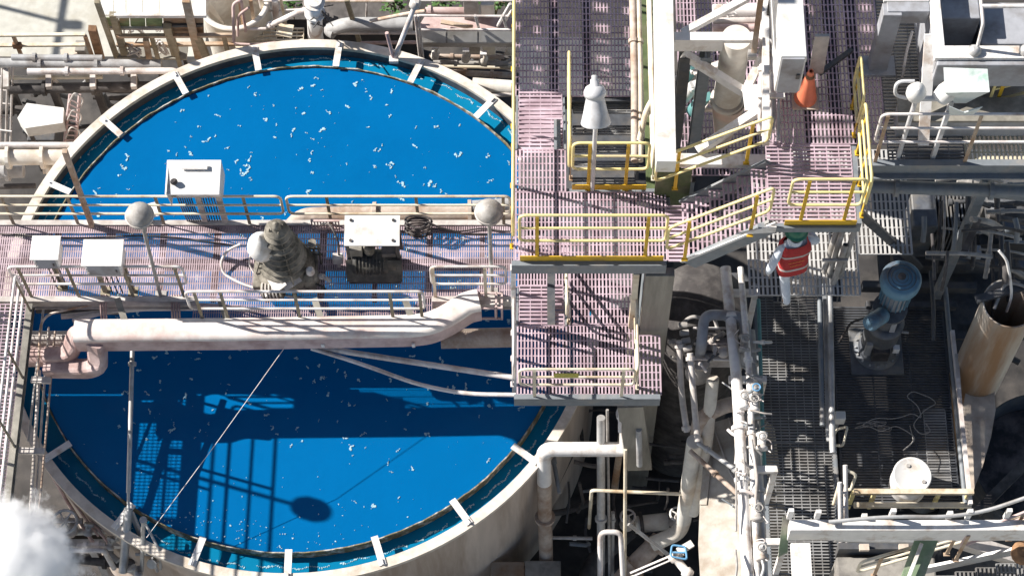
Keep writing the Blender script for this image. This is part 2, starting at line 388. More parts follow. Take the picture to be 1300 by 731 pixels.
# ================================================================== BRIDGE OVER THE TANK
def px(x,y,z): return P(x,y,z).x
def py(x,y,z): return P(x,y,z).y
XL=P(-360,330,0).x; XR=P(652,330,0).x; YF=P(300,287,0).y; YN=P(300,376,0).y; YC=P(400,406,0).y
XC0=P(246,390,0).x; XC1=P(548,390,0).x
br=thing('access_bridge','long pinkish grating bridge carrying the drive across the blue tank','bridge',((XL+XR)/2,(YF+YN)/2,-.3))
b=MB(); grating(b,P(-40,330,0).x,XR,YN,YF,0,'y',.036,.022,.105,.012,.018); b.box6(XL,P(-41,330,0).x,YN,YF,-.02,0); b.build('deck_grating','grating_bridge',br)
b=MB(); grating(b,XC0,XC1,YC,YN-.03,0,'y',.036,.013,.105,.004,.012); b.build('bay_grating','grating_bridge',br)
for yy,xa,xb in ((YF+.05,XL,XR),(YN-.06,XL,XC0),(YC-.05,XC0,XC1),(YN-.06,XC1,XR)):
    MB().ibeam((xa,yy,.03),(xb,yy,.03),.09 if yy>YC else .05,.3 if yy>YC else .1).build('side_beam','dusty_pipe',br)
for i in range(10):
    x=P(-40,330,0).x+.5+i*(XR-P(-40,330,0).x-1)/9; MB().ibeam((x,YN,-.04),(x,YF,-.04),.08,.2).build('cross_beam','dusty_dark',br)
MB().box6(XL,XR,YF-.62,YF-.5,-.34,-.18).build('cable_tray','dusty_dark',br)
rail('guard_rail','cream guard rail on the far bridge edge, left length by the leaning brown post',P(-25,287,0),P(364,287,0),1.0,'rail_cream','olive_post',group=None,outward=Vector((0,1,0)),post_at=[.11,.32,.6,.88],toe=None)
rail('guard_rail','cream guard rail on the far bridge edge behind the white motor cover plate',P(371,287,0),P(648,287,0),1.0,'rail_cream','olive_post',outward=Vector((0,1,0)),post_at=[.18,.58,.97])
rail('guard_rail','cream looped guard rail on the near edge in front of the two white boxes',P(28,376,0),P(243,376,0),1.05,'rail_white','olive_post',post_at=[.06,.34,.66,.96],drop=.15)
rail('guard_rail','cream looped guard rail on the near edge in front of the greasy drive unit',P(247,407,0),P(541,407,0),1.05,'rail_white','olive_post',post_at=[.04,.15,.46,.86,.985],drop=.15)
rail('guard_rail','short cream looped guard rail above the open end of the pink duct',P(550,376,0),P(643,376,0),1.05,'rail_white','rail_cream',post_at=[.03,.72],drop=.15)

# side walkway along the left edge of the picture
WX0=P(-330,500,0).x; WX1=P(27,480,0).x; WY1=YN-.14; WY0=P(20,760,0).y
wk=thing('side_walkway','narrow grating walkway running down the left edge of the picture past the steam','walkway',((WX0+WX1)/2,WY0,-.25))
b=MB(); grating(b,P(-60,500,0).x,WX1-.06,WY0,WY1,0,'x',.06,.015,.08,.012,.014); b.box6(WX0,P(-61,500,0).x,WY0,WY1,-.02,0); b.build('deck_grating','grating_pink',wk)
for x in (P(-61,500,0).x,WX1): MB().ibeam((x,WY0,.03),(x,WY1,.03),.1,.18).build('side_beam','steel_plate',wk)
rail('guard_rail','tall cream guard rail along the right side of the left walkway',(WX1,WY1,0),(WX1,WY0,0),1.05,'rail_white','olive_post',nposts=5,outward=Vector((1,0,0)))
rail('guard_rail','cream guard rail on the outer side of the left walkway',(P(-58,500,0).x,WY1,0),(P(-58,500,0).x,WY0,0),1.05,'rail_white','olive_post',nposts=5,outward=Vector((-1,0,0)))
# rods and channels hanging beside the walkway down to the rim
for i,(xa,ya,xb,yb,rr,lab) in enumerate(((62,415,44,650,.018,'grey steel rod beside the left walkway, nearest the walkway'),(56,385,36,560,.02,'thin bent grey conduit at the corner of the bridge and left walkway'),(70,420,50,645,.018,'grey steel rod beside the left walkway, nearest the tank water'),(50,470,38,660,.028,'thick grey steel channel hung below the left walkway'))):
    pipe('conduit',lab,'conduit',[P(xa,ya,-.5),P(xb,yb,-.9)],rr,'dusty_pipe',n=8)
tag(MB().bar(P(40,482,-.4),P(64,483,-.4),.1,.05).build('conduit_hanger','dusty_pipe'),'upper flat grey cross bracket holding the rods by the left walkway','bracket')
tag(MB().bar(P(22,572,-.4),P(56,573,-.4),.1,.05).build('conduit_hanger','dusty_pipe'),'lower flat grey cross bracket holding the rods by the left walkway','bracket')
pipe('conduit','bent cream conduit curving over the corner beside the pink elbow','conduit',[P(48,480,-.6),P(52,400,-.2),P(120,386,-.2)],.02,'rail_white',bend=.25)

# ------------------------------------------------------------------ equipment on the bridge
def sun_box(label, cx_, cy_, w, d, zb, h, legs, name='junction_box', lip=.03):
    c=P(cx_,cy_,0); t=thing(name,label,'electrical box',c)
    MB().box6(c.x-w/2,c.x+w/2,c.y-d/2,c.y+d/2,zb,zb+h).build('enclosure','white_paint',t,.012)
    MB().box6(c.x-w/2-lip,c.x+w/2+lip,c.y-d/2-lip,c.y+d/2+lip,zb+h+.002,zb+h+.02).build('sun_shield','white_cover',t,.006)
    MB().box6(c.x-w/2+.04,c.x+w/2-.04,c.y-d/2-.014,c.y-d/2-.002,zb+.03,zb+h-.03).build('door','machine_grey',t,.004)
    for q_ in (.25,.75): MB().box6(c.x-w/2+.03,c.x-w/2+.055,c.y-d/2-.026,c.y-d/2-.015,zb+h*q_-.03,zb+h*q_+.03).build('hinge','galvanised',t)
    MB().box6(c.x+w/2-.09,c.x+w/2-.07,c.y-d/2-.03,c.y-d/2-.015,zb+h*.4,zb+h*.6).build('handle','rubber',t)
    for lx in legs: 
        MB().bar((c.x+lx,c.y,0),(c.x+lx,c.y,zb+h*.6),.07,.05,Vector((0,1,0))).build('leg','olive_post',t)
        MB().box6(c.x+lx-.08,c.x+lx+.08,c.y-.08,c.y+.08,.001,.014).build('foot_plate','olive_post',t)
    for i in range(3):
        x=c.x-.08+.08*i; MB().tube([Vector((x,c.y-.03,zb+.02)),Vector((x,c.y-.04,.02))],.012,6).build('cable','rubber',t)
    return t
sun_box('small white sun shielded junction box on one leg, leftmost on the bridge',80,364,.38,.36,1.0,.34,(0,))
sun_box('wider white sun shielded junction box standing on two legs on the bridge',150,370,.56,.4,.98,.36,(-.2,.24))
# globe lamps
def globe_lamp(label, b, h, lean=(0,0)):
    p=P(*b,0); q_=Vector((p.x+lean[0],p.y+lean[1],h)); t=thing('lamp_post',label,'lamp',p,'globe lamps on the bridge')
    MB().tube([p,q_],.03,8).build('pole','lamp_grey',t)
    MB().box6(p.x-.09,p.x+.09,p.y-.09,p.y+.09,.002,.016).build('foot_plate','lamp_grey',t)
    MB().lathe([(.035,-.26),(.05,-.1),(.06,.0)],q_,12).build('collar','lamp_grey',t)
    MB().lathe([(.05,-.02),(.14,.01),(.19,.08),(.205,.17),(.19,.25),(.14,.31),(.07,.345),(.03,.36),(.0,.365)],q_,20,cap1=False).build('globe','lamp_grey',t)
    MB().lathe([(.2,.15),(.215,.16),(.215,.185),(.2,.19)],q_,24,cap0=False,cap1=False).build('clamp_ring','dusty_pipe',t)
    return t
globe_lamp('grey globe lamp on a tall leaning pole near the two white boxes',(204,376),2.55,(.12,0))
globe_lamp('grey globe lamp on a tall upright pole beside the end of the bridge',(625,372),2.55)
# cabinet at far rail
c=P(262,288,0); c.y+=.12
t=thing('control_cabinet','white control cabinet with a sloping cover outside the far rail, cables hanging below','electrical box',c)
zb=.98
MB().box6(c.x-.33,c.x+.38,c.y-.12,c.y+.28,zb,zb+.34).build('enclosure','white_paint',t,.012)
MB().slab([(c.x-.44,c.y-.28,zb+.40),(c.x+.4,c.y-.28,zb+.40),(c.x+.4,c.y+.3,zb+.46),(c.x-.44,c.y+.3,zb+.46)],.02).build('cover','white_cover',t)
MB().slab([(c.x+.401,c.y-.27,zb+.399),(c.x+.401,c.y+.29,zb+.459),(c.x+.401,c.y+.29,zb+.0),(c.x+.401,c.y-.1,zb+.0)],.012,Vector((1,0,0))).build('side_shield','white_cover',t)
MB().slab([(c.x-.42,c.y-.28,zb+.45),(c.x-.42,c.y+.3,zb+.45),(c.x-.42,c.y+.1,zb-.1),(c.x-.42,c.y-.2,zb-.1)],.012,Vector((-1,0,0))).build('side_shield','white_cover',t)
for lx in (-.02,.3): MB().bar((c.x+lx,c.y-.03,-.05),(c.x+lx,c.y-.03,zb),.09,.06,Vector((0,1,0))).build('leg','dusty_pipe',t)
for i in range(7):
    x=c.x-.36+.035*i; MB().tube(fillet([Vector((x,c.y,zb-.02)),Vector((x+.02,c.y-.03,.5)),Vector((x+.06,c.y-.03,-.02))],.2),.012,6).build('cable','rubber',t)
for i in range(6):
    x=c.x+.04+.042*i; MB().tube([Vector((x,c.y+.02,zb-.0)),Vector((x+.01,c.y-.02,-.02))],.011,6).build('cable','rubber',t)
MB().lathe([(.04,0),(.06,.05),(.03,.09)],(c.x-.3,c.y-.1,zb+.44),10).build('cable_gland','rubber',t)
MB().box6(c.x-.2,c.x+.2,c.y+.12,c.y+.2,zb+.47,zb+.5).build('hinge','white_paint',t)
# low white bracket plate at far rail base
p=P(185,278,0); t=thing('limit_switch','low white bracket with a dark sensor head outside the far rail left of the cabinet','sensor',p)
MB().bar(p+Vector((-.22,0,.12)),p+Vector((.2,.12,.12)),.26,.02).build('bracket','white_paint',t)
MB().lathe([(.07,0),(.09,.03),(.05,.09),(.02,.1)],p+Vector((.02,0,.14)),12).build('sensor_head','grease',t)
# leaning brown pole
A=P(117,287,0); B=P(80,190,2.3)
tag(MB().bar(Z(A,0),Vector((A.x+.02,A.y+.05,2.35)),.075,.075,Vector((0,1,0))).build('timber_post','rust_pale'),'brown leaning timber post at the far edge of the bridge','post')
# drive unit
c=P(364,347,0); t=thing('rake_drive','greasy ridged conical drive unit with gearbox standing in the middle of the bridge','machine',c)
MB().box6(c.x-.5,c.x+.5,c.y-.34,c.y+.3,.05,.2).build('bedplate','grease',t,.01)
MB().lathe([(.44,.2),(.47,.24),(.47,.34),(.42,.38),(.4,.46)],c,20).build('gearbox','grease',t)
z=.46; r=.345; prof=[]
for i in range(9):
    prof+= [(r,z),(r+.065,z+.03),(r+.065,z+.06),(r-.03,z+.085)]
    z+=.125; r-=.029
prof+=[(.07,z+.04),(.05,z+.1),(.0,z+.12)]
MB().lathe(prof,c,24).build('ridged_cover','grease',t)
for i in range(4):
    a=2*PI*i/4+.4; MB().tube([c+Vector((math.cos(a)*.47,math.sin(a)*.47,.36)),c+Vector((math.cos(a)*.1,math.sin(a)*.1,z+.0))],.014,5).build('tie_rod','grease',t)
cc=c+Vector((-.34,-.4,0)); MB().lathe([(.13,0),(.13,.3),(.15,.3),(.15,.33)],cc+Vector((0,0,.2)),12,(1,0,.15)).build('side_motor','grease',t)
for i in range(5): MB().lathe([(.16,i*.055),(.16,i*.055+.02)],cc+Vector((.02,0,.2)),12,(1,0,.15)).build('motor_fin','dusty_pipe',t)
cc=c+Vector((.42,-.22,.2)); MB().lathe([(.15,0),(.16,.1),(.1,.24),(.05,.27)],cc,12).build('oil_reservoir','grease',t)
MB().lathe([(.05,0),(.07,.04),(.07,.12),(.04,.15)],cc+Vector((.02,-.02,.28)),10).build('filler_cap','white_paint',t)
MB().box6(c.x+.06,c.x+.2,c.y-.44,c.y-.35,.2,.25).build('name_plate','white_paint',t)
for s_ in (-1,1): MB().bar(c+Vector((s_*.18,-.43,.42)),c+Vector((s_*.05+.05,-.32,.5)),.3,.02).build('cover_plate','dusty_pipe',t)
# white hooded unit beside drive
p=P(342,352,0); t=thing('hooded_gauge','white conical hood on thin pipe legs beside the greasy drive unit','gauge',p)
for s_ in (-.12,.06,.14): MB().tube([Vector((p.x+s_,p.y+.03*s_,0)),Vector((p.x+s_*.7,p.y,.95))],.022,6).build('leg','rail_white',t)
MB().lathe([(.12,.86),(.2,.92),(.23,1.05),(.2,1.2),(.1,1.34),(.02,1.42),(0,1.43)],p,16).build('hood','white_cover',t)
# white cover plate over motor
c=P(478,345,0); t=thing('drive_motor','dark electric motor under a broad flat white cover plate with four bolts','machine',c)
zc=.95; 
MB().slab([(c.x-.44,c.y-.02,zc),(c.x+.42,c.y-.02,zc),(c.x+.42,c.y+.46,zc+.1),(c.x-.44,c.y+.46,zc+.1)],.025,Vector((0,-.2,.98))).build('cover_plate','white_cover',t)
for sx_ in (-.34,.32):
    for yy,zz in ((.06,zc+.017),(.38,zc+.083)): MB().lathe([(.025,0),(.025,.02)],(c.x+sx_,c.y+yy,zz),8,(0,-.2,.98)).build('bolt','rubber',t)
for sx_ in (-.4,.38):
    MB().bar((c.x+sx_,c.y+.02,0),(c.x+sx_,c.y+.02,zc-.03),.05,.05).build('leg','dusty_dark',t); MB().bar((c.x+sx_,c.y+.42,0),(c.x+sx_,c.y+.42,zc+.06),.05,.05).build('leg','dusty_dark',t)
MB().box6(c.x-.42,c.x+.4,c.y-.22,c.y+.25,.04,.12).build('bedplate','grease_dark',t)
mm=MB().lathe([(.1,-.36),(.2,-.34),(.2,.2),(.17,.22),(.17,.34),(.06,.36)],(c.x,c.y+.02,.32),18,(1,0,0)); 
mm.build('motor_body','grease_dark',t)
for i in range(9): MB().lathe([(.22,0),(.22,.018)],(c.x-.3+i*.055,c.y+.02,.32),18,(1,0,0)).build('motor_fin','grease_dark',t)
MB().box6(c.x-.38,c.x-.18,c.y+.0,c.y+.2,.52,.74).build('terminal_box','steel_plate',t,.01)
MB().lathe([(.09,0),(.09,.2)],(c.x-.08,c.y+.1,.52),12).build('coupling','grease',t)
MB().box6(c.x+.12,c.x+.34,c.y-.02,c.y+.16,.54,.66).build('brake_housing','dusty_dark',t,.01)
MB().slab([(c.x-.45,c.y-.26,.16),(c.x+.43,c.y-.26,.16),(c.x+.43,c.y-.05,.5),(c.x-.45,c.y-.05,.5)],.015,Vector((0,-.85,.53))).build('guard_sheet','grease_dark',t)
# toothed cable guard and small boxes
p=P(412,300,0); t=thing('cable_guard','short pink slotted cable guard between the drive unit and the white cover plate','guard',p)
MB().bar(p+Vector((-.2,.12,.32)),p+Vector((.26,.12,.32)),.05,.02).build('top_strip','pink_paint',t)
for i in range(10): MB().bar(p+Vector((-.19+i*.048,.12,.31)),p+Vector((-.19+i*.048,.1,.08)),.022,.012,Vector((0,1,0))).build('tooth','pink_paint',t)
MB().bar(p+Vector((-.2,.1,.07)),p+Vector((.26,.1,.07)),.04,.02).build('bottom_strip','pink_paint',t)
p=P(431,338,0); t=thing('switch_box','small grey switch box standing on the grating beside the motor','electrical box',p)
MB().box6(p.x-.08,p.x+.08,p.y-.06,p.y+.06,.18,.36).build('enclosure','dusty_pipe',t,.01); MB().bar(p,p+Vector((0,0,.18)),.05,.05).build('leg','dusty_pipe',t)
MB().tube(fillet([p+Vector((.02,.02,.36)),p+Vector((.05,.05,.75)),p+Vector((-.1,.35,.8)),p+Vector((-.25,.5,.5))],.15),.016,6).build('cable','rubber',t)
p=P(400,335,0); t=thing('valve_stand','dark stand of small valves and tubing right of the drive unit','valve',p)
for dx in (-.1,.02,.1): MB().tube([p+Vector((dx,0,0)),p+Vector((dx,.03,.62))],.018,6).build('riser','grease',t)
for zz in (.3,.5,.62): MB().tube([p+Vector((-.13,.02,zz)),p+Vector((.14,.02,zz))],.02,6).build('manifold','grease',t)
MB().lathe([(.05,0),(.07,.03),(.07,.1)],p+Vector((.02,0,.64)),10).build('cap','grease',t)
# coiled hose
p=P(532,300,0); co=[]
for i in range(70):
    a=i*2*PI/14; co.append(p+Vector((.2*math.cos(a)+.02*math.sin(i*.7), .12*math.sin(a)+.06+.015*math.cos(i*.9), .06+i*.0055)))
co+= [p+Vector((.35,.0,.3)),p+Vector((.7,-.02,.12)),p+Vector((1.1,0,.05))]
tag(MB().tube(co,.02,6).build('coiled_hose','rubber'),'dark coil of hose lying right of the white cover plate','hose')
pts=[P(305,310,.25),P(288,318,.2),P(280,332,.15),P(283,347,.05),P(305,360,.03),P(345,372,.03),P(395,381,.03)]
tag(MB().tube(fillet(pts,.3),.022,7).build('loose_hose','rail_white'),'pale hose looping loosely over the grating left of the drive unit','hose')
tag(MB().tube(fillet([P(330,310,.5),P(318,322,.35),P(316,335,.1),P(322,346,.02)],.2),.016,6).build('loose_hose','rail_white'),'short pink hose drooping from the white hood','hose')
tag(MB().tube([P(440+i*8,292+2*math.sin(i*.8),.04) for i in range(27)],.014,6).build('loose_cable','rubber'),'dark cable lying along the far edge of the bridge grating','cable')
tag(MB().tube(fillet([P(0,297,.03),P(90,303,.03),P(200,298,.03),P(300,312,.03)],.5),.014,6).build('loose_cable','rubber'),'thin dark cable trailing past the two white boxes','cable')
# pipes behind the far rail
pipe('process_pipe','fat pale pipe lying just outside the far rail behind the white cover plate','pipe',[P(362,300,-.25),P(382,275,-.25),P(650,269,-.25)],.15,'dusty_pipe',bend=.4,n=16,flanges=((1,.35),(1,.8)))
pipe('process_pipe','thinner pale pipe below the fat one outside the far rail','pipe',[P(392,284,-.35),P(655,281,-.35)],.06,'dusty_pipe',n=10)
pipe('process_pipe','fat pale pipe end beside the lower corner of the globe lamp by the tower','pipe',[P(600,262,-.1),P(655,258,-.1)],.1,'dusty_pipe',n=12)
# drops, hoses and brackets between bridge and duct
for x in (132,222):
    tt=thing('cable_drop','pink cables dropping off the bridge edge, '+('below the wide junction box' if x==132 else 'right of the near rail loop'),'cable',P(x,378,0))
    for i in range(4 if x==222 else 3): MB().tube([P(x-4+i*3.2,374,.02),P(x-4+i*3.2,388,-.05),P(x-3+i*3.2,412,-.5)],.015,6).build('cable','pink_paint',tt)
pipe('process_pipe','grey sloping pipe in the gap between the left junction boxes and the duct','pipe',[P(78,402,-.5),P(165,393,-.5),P(246,386,-.5),P(330,394,-.5)],.045,'dusty_pipe',bend=.6)
pipe('process_pipe','thin pale pipe lying flat along the top of the duct','pipe',[P(92,407,-.45),P(150,393,-.45),P(250,392,-.45)],.03,'rail_white',bend=.4)
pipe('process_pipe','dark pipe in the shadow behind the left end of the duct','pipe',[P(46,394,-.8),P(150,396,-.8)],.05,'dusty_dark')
# small fittings crowded round the drive unit
rq=random.Random(21)
for i in range(10):
    q_=c*0; cc=P(364,347,0)+Vector((rq.uniform(-.6,.75),rq.uniform(-.45,.3),rq.uniform(.05,.4)))
    e_=cc+Vector((rq.uniform(-.25,.25),rq.uniform(-.2,.2),rq.uniform(-.05,.3)))
    pipe('conduit','short greasy tube crowded around the foot of the drive unit','conduit',[cc,cc.lerp(e_,.5)+Vector((0,0,.06)),e_],rq.uniform(.015,.035),rq.choice(('grease','dusty_pipe','grease_dark','lamp_grey')),'tubes around the drive unit',bend=.06,flanges=((0,rq.random()),))
# ------------------------------------------------------------------ launder duct in front of the bridge
zd=.16
dt=thing('overflow_duct','long pinkish white covered duct along the front of the bridge, kinked at its right end','duct',P(320,425,-.6))
top=[(.14,.0),(.17,-.05),(.17,-.42),(-.2,-.42),(-.2,-.08),(-.17,-.02),(-.11,.015),(.05,.015)]
path=[P(94,420,zd),P(300,418,zd),P(520,414,zd),P(545,411,zd),P(566,402,zd),P(594,384,zd),P(608,381,zd)]
path=[path[0]]+fillet(path[1:],.25)
path=[p+Vector((0,0,0)) for p in path]
MB().sweep(top,path).build('duct_body','pink_paint',dt,.02)
MB().sweep([(-.206,-.05),(-.2,-.0),(-.17,.03),(-.1,.05),(.0,.054),(.1,.045),(.15,.02),(.176,-.03),(.176,-.05)],path,True).build('lid','duct_lid',dt)
e0=path[-1]
fr=MB()
for dy in (-.13,.13):
    for dz in (-.02,-.4): fr.bar(e0+Vector((0,dy,dz)),e0+Vector((.36,dy,dz)),.03,.03)
    fr.bar(e0+Vector((.36,dy,.0)),e0+Vector((.36,dy,-.42)),.03,.03); fr.bar(e0+Vector((.26,dy,.0)),e0+Vector((.26,dy,-.42)),.03,.03)
for dx in (.36,.0,.27): 
    for dz in (-.02,-.4): fr.bar(e0+Vector((dx,-.15,dz)),e0+Vector((dx,.15,dz)),.03,.03)
fr.build('open_frame','pink_paint',dt)
MB().bar(e0+Vector((.02,0,-.14)),e0+Vector((.34,0,-.1)),.06,.05).build('gate_blade','dusty_pipe',dt)
for x in (155,285,405,520):
    MB().bar(P(x-6,379,.2),P(x+4,409,.14),.1,.06).build('hanger','steel_plate',dt)
    MB().box(P(x+5,436,-.12)+Vector((0,-.03,0)),(.05,.03,.1)).build('lug','white_paint',dt)
def rsq(w,h,k=.06): return [(-w+k,-h),(w-k,-h),(w-.01,-h+.02),(w,-h+k),(w,h-k),(w-.02,h-.02),(w-k,h),(-w+k,h),(-w+.02,h-.02),(-w,h-k),(-w,-h+k),(-w+.02,-h+.02)]
MB().sweep(rsq(.14,.14),fillet([P(122,432,.0),P(124,447,-.3),P(124,464,-.5),P(112,468,-.55),P(58,467,-.6)],.12,3)).build('lower_elbow','pink_paint',dt,.01)
MB().sweep(rsq(.13,.13),fillet([P(108,421,.0),P(96,425,-.1),P(92,440,-.3),P(86,451,-.45),P(58,452,-.5)],.1,3)).build('end_elbow','pink_paint',dt,.01)
pipe('process_pipe','fat pinkish pipe leading left from the duct elbow under the walkway','pipe',[P(20,452,-.75),P(92,452,-.75)],.17,'pink_paint',n=16,flanges=((0,.85),))
pipe('process_pipe','fat shaded pipe running right from under the duct toward the stair tower','pipe',[P(560,430,-.75),P(655,428,-.75)],.16,'dusty_pipe',n=16)
pipe('process_pipe','brown shaded pipe just above the pink elbow behind the duct end','pipe',[P(40,430,-.8),P(95,430,-.8)],.13,'dusty_pipe',n=14)
# hoses and wires across the water
tag(MB().tube(fillet([P(385,437,-.5),P(430,445,-.62),P(540,462,-.72),P(652,479,-.7)],1.0),.05,8).build('water_hose','rail_white'),'thick pale hose sagging over the dark water to the tower','hose')
tag(MB().tube(fillet([P(395,442,-.5),P(460,462,-.75),P(530,488,-.85),P(590,500,-.8),P(655,501,-.7)],.8),.035,8).build('water_hose','rail_white'),'thinner pale hose sagging lower over the dark water','hose')
tag(MB().tube([P(370,429,-.1),P(280,555,-.6),P(186,682,-1.4)],.005,6).build('guy_wire','white_paint'),'thin taut white wire from the duct down to the rim','wire')
t=thing('boom_pole','long grey pole lying over the water from the duct to the near rim','pole',P(163,636,-1.4))
MB().tube([P(168,445,-.9),P(163,625,-1.4)],.038,10).build('pole','galvanised',t)
MB().tube([P(163,625,-1.4),P(163,648,-1.5)],.025,8).build('tip_rod','galvanised',t)
MB().lathe([(.065,-.03),(.065,.03)],P(168,462,-.92),12,P(163,625,-1.4)-P(168,445,-.9)).build('clamp','galvanised',t)
# ------------------------------------------------------------------ clutter at the lower left
t=thing('pole_stand','grey pipe stand with raking braces outside the near rim','stand',P(158,735,-3))
MB().tube([P(163,645,-1.7),P(156,726,-2.4)],.07,10).build('post','galvanised',t)
MB().tube([P(165,650,-1.8),P(192,715,-2.6)],.03,8).build('brace','galvanised',t)
MB().tube([P(168,650,-1.8),P(200,725,-2.6)],.03,8).build('brace','dusty_pipe',t)
MB().bar(P(152,722,-2.4),P(182,722,-2.4),.1,.08).build('foot','dusty_pipe',t)
t=thing('vent_pipe','slim grey upright pipe with a small tee right of the pole stand','pipe',P(181,726,-2.4))
MB().tube([P(182,660,-1.5),P(180,724,-2.4)],.035,8).build('riser','galvanised',t)
MB().tube([P(172,703,-2.2),P(200,703,-2.2)],.03,8).build('tee','galvanised',t)
MB().lathe([(.06,-.03),(.06,.03)],P(182,660,-1.5),10).build('cap','galvanised',t)
t=thing('gate_valve','grey gate valve with a round handwheel outside the near rim','valve',P(82,664,-2.6))
wc=P(82,662,-2.1); MB().tube([wc+Vector((.2*math.cos(a*PI/9),.2*math.sin(a*PI/9),0)) for a in range(18)],.028,6,closed=True).build('handwheel','galvanised',t)
for a in range(3): MB().tube([wc-Vector((.19*math.cos(a*PI/3),.19*math.sin(a*PI/3),0)),wc+Vector((.19*math.cos(a*PI/3),.19*math.sin(a*PI/3),0))],.016,6).build('spoke','galvanised',t)
MB().lathe([(.14,-.42),(.14,-.3),(.07,-.26),(.04,0)],wc,12).build('bonnet','dusty_pipe',t)
for xa,ya,xb,yb,z_,r_,m_,lab in ((34,659,105,661,-2.4,.05,'dusty_pipe','grey pipe through the gate valve, uppermost of the lower left pipes'),(52,677,160,672,-2.6,.06,'galvanised','grey pipe under the gate valve in the lower left'),(60,683,175,680,-2.9,.05,'dusty_dark','dark pipe crossing behind the pole stand'),(98,693,134,691,-2.4,.05,'rail_white','short bright pipe left of the pole stand'),(40,702,170,716,-3.2,.09,'dusty_dark','fat dark pipe low in the lower left corner'),(75,690,90,706,-2.4,.06,'dusty_pipe','short slanting grey pipe beside the steam'),(110,676,150,712,-3,.05,'dusty_pipe','slanting grey pipe behind the bright bent pipe')):
    pipe('process_pipe',lab,'pipe',[P(xa,ya,z_),P(xb,yb,z_)],r_,m_,flanges=((0,.3),(0,.72)))
pipe('process_pipe','bright pipe bent down at a right angle left of the pole stand','pipe',[P(90,698,-2.3),P(132,698,-2.3),Z(P(132,698,-2.3),-3.2)],.045,'rail_white',bend=.1)
for i,(xa,ya,xb,yb) in enumerate(((52,578,118,688),(62,590,125,680),(66,586,138,690))):
    pipe('rim_conduit',('upper','middle','outer')[i]+' one of three pinkish conduits following the tank wall at lower left','conduit',[P(xa,ya,-2.5),P((xa+xb)/2-1,(ya+yb)/2+1,-2.5),P(xb,yb,-2.5)],(.03,.02,.025)[i],'pink_paint',group=None)
pipe('rim_conduit','thin cream conduit sloping away from the stand below the rim','conduit',[P(205,705,-2.4),P(255,735,-2.7)],.025,'rail_cream')
pipe('rim_conduit','bent grey conduit hooking over the near rim beside the vent pipe','conduit',[P(185,665,-1.7),P(203,700,-1.9),P(204,722,-2.6)],.022,'galvanised',bend=.1)
t=thing('pipe_support','low grey steel frame carrying the lower left pipes','frame',P(110,720,-4))
for x in (58,120,168): MB().bar(Z(P(x,700,-3),-2.7),Z(P(x,700,-3),ZG),.12,.12).build('leg','dusty_pipe',t)
MB().bar(P(50,690,-2.75),P(185,690,-2.75),.12,.14).build('crosshead','dusty_pipe',t)
# clamps, rods and oddments around the pole stand
for i,(x,y,z_) in enumerate(((112,672,-2.4),(140,690,-2.4),(150,676,-2.3),(195,712,-2.3),(172,726,-2.3))):
    p=P(x,y,z_); t=thing('pipe_fitting',('small grey union fitting under the gate valve','small grey elbow fitting beside the bent bright pipe','small grey coupling touching the pole stand','small grey fitting right of the vent pipe tee','small grey fitting at the foot of the pole stand')[i],'fitting',p)
    MB().lathe([(.05,-.1),(.08,-.09),(.08,-.04),(.05,-.03),(.05,.05),(.085,.06),(.085,.11)],p,10,(random.uniform(-1,1),random.uniform(-1,1),random.uniform(0,1))).build('body','galvanised',t)
    MB().tube([p,p+Vector((0,0,.16))],.02,6).build('stem','galvanised',t)
# off-frame walkway lamp whose shadow lies on the water (same kind as the bridge lamps)
# ================================================================== STAIR TOWER
ZU=3.0; ZLW=.85; ZF=1.95; ZLD=4.2
# lower platform
x0=P(657,460,ZLW).x; x1=P(804,460,ZLW).x; yn=P(730,500,ZLW).y; yf=P(730,413,ZLW).y; ybk=P(770,345,ZLW).y
lp=thing('lower_platform','pink grating platform at the foot of the stair tower, over the tank edge','platform',((x0+x1)/2,yn,ZLW-.3))
b=MB(); grating(b,x0,x1,yn,yf,ZLW,'y',.053,.0245,.115,.03,.014); xs=P(716,400,ZLW).x
grating(b,xs+.1,x1,yf+.03,ybk,ZLW,'y',.053,.0245,.115,.03,.014); b.build('deck_grating','grating_pink',lp)
b=MB(); grating(b,P(812,460,ZLW).x,P(838,460,ZLW).x,yn,P(820,425,ZLW).y,ZLW-.02,'y',.053,.0245,.115,.03,.014); b.build('side_grating','grating_pink',lp)
MB().bar((x0-.05,yn-.05,ZLW+.02),(P(838,500,ZLW).x,yn-.05,ZLW+.02),.08,.26,hang=True).build('front_beam','beam_grey',lp)
for xx in (P(700,460,ZLW).x,P(742,460,ZLW).x): MB().ibeam((xx,yn,ZLW-.04),(xx,ybk,ZLW-.04),.12,.2).build('joist','beam_dark',lp)
MB().box6(xs+.09,xs+.1,yf,yf+.55,ZLW-.25,ZLW+.02).build('edge_plate','beam_dark',lp)
# grating at bridge level behind stairs
b=MB(); grating(b,P(654,350,0).x,P(722,350,0).x,P(690,364,0).y,P(690,300,0).y,0,'y',.05,.024,.115,.03,.014); b.build('landing_grating','grating_pink',lp)
rail('guard_rail','cream guard rail on the front edge of the lower platform, with a small yellow plate',P(660,502,ZLW),P(803,502,ZLW),.98,'rail_cream','rail_cream',post_at=[.13,.9],drop=.25)
p=P(718,461,ZLW+.72); 
yr=P(718,502,ZLW).y; tg=MB().box((P(718,502,ZLW).x,yr-.045,ZLW+.86),(.36,.012,.1),rx=-.2); tag(tg.build('sign_plate','sign_yellow'),'small blank yellow plate hung on the lower platform rail','sign')
rail('guard_rail','cream guard rail on the right side of the lower platform running back under the tower',(x1+.02,yn,ZLW),(x1+.02,ybk+.3,ZLW),1.0,'rail_cream','rail_cream',nposts=4,outward=Vector((1,0,0)),drop=.2)
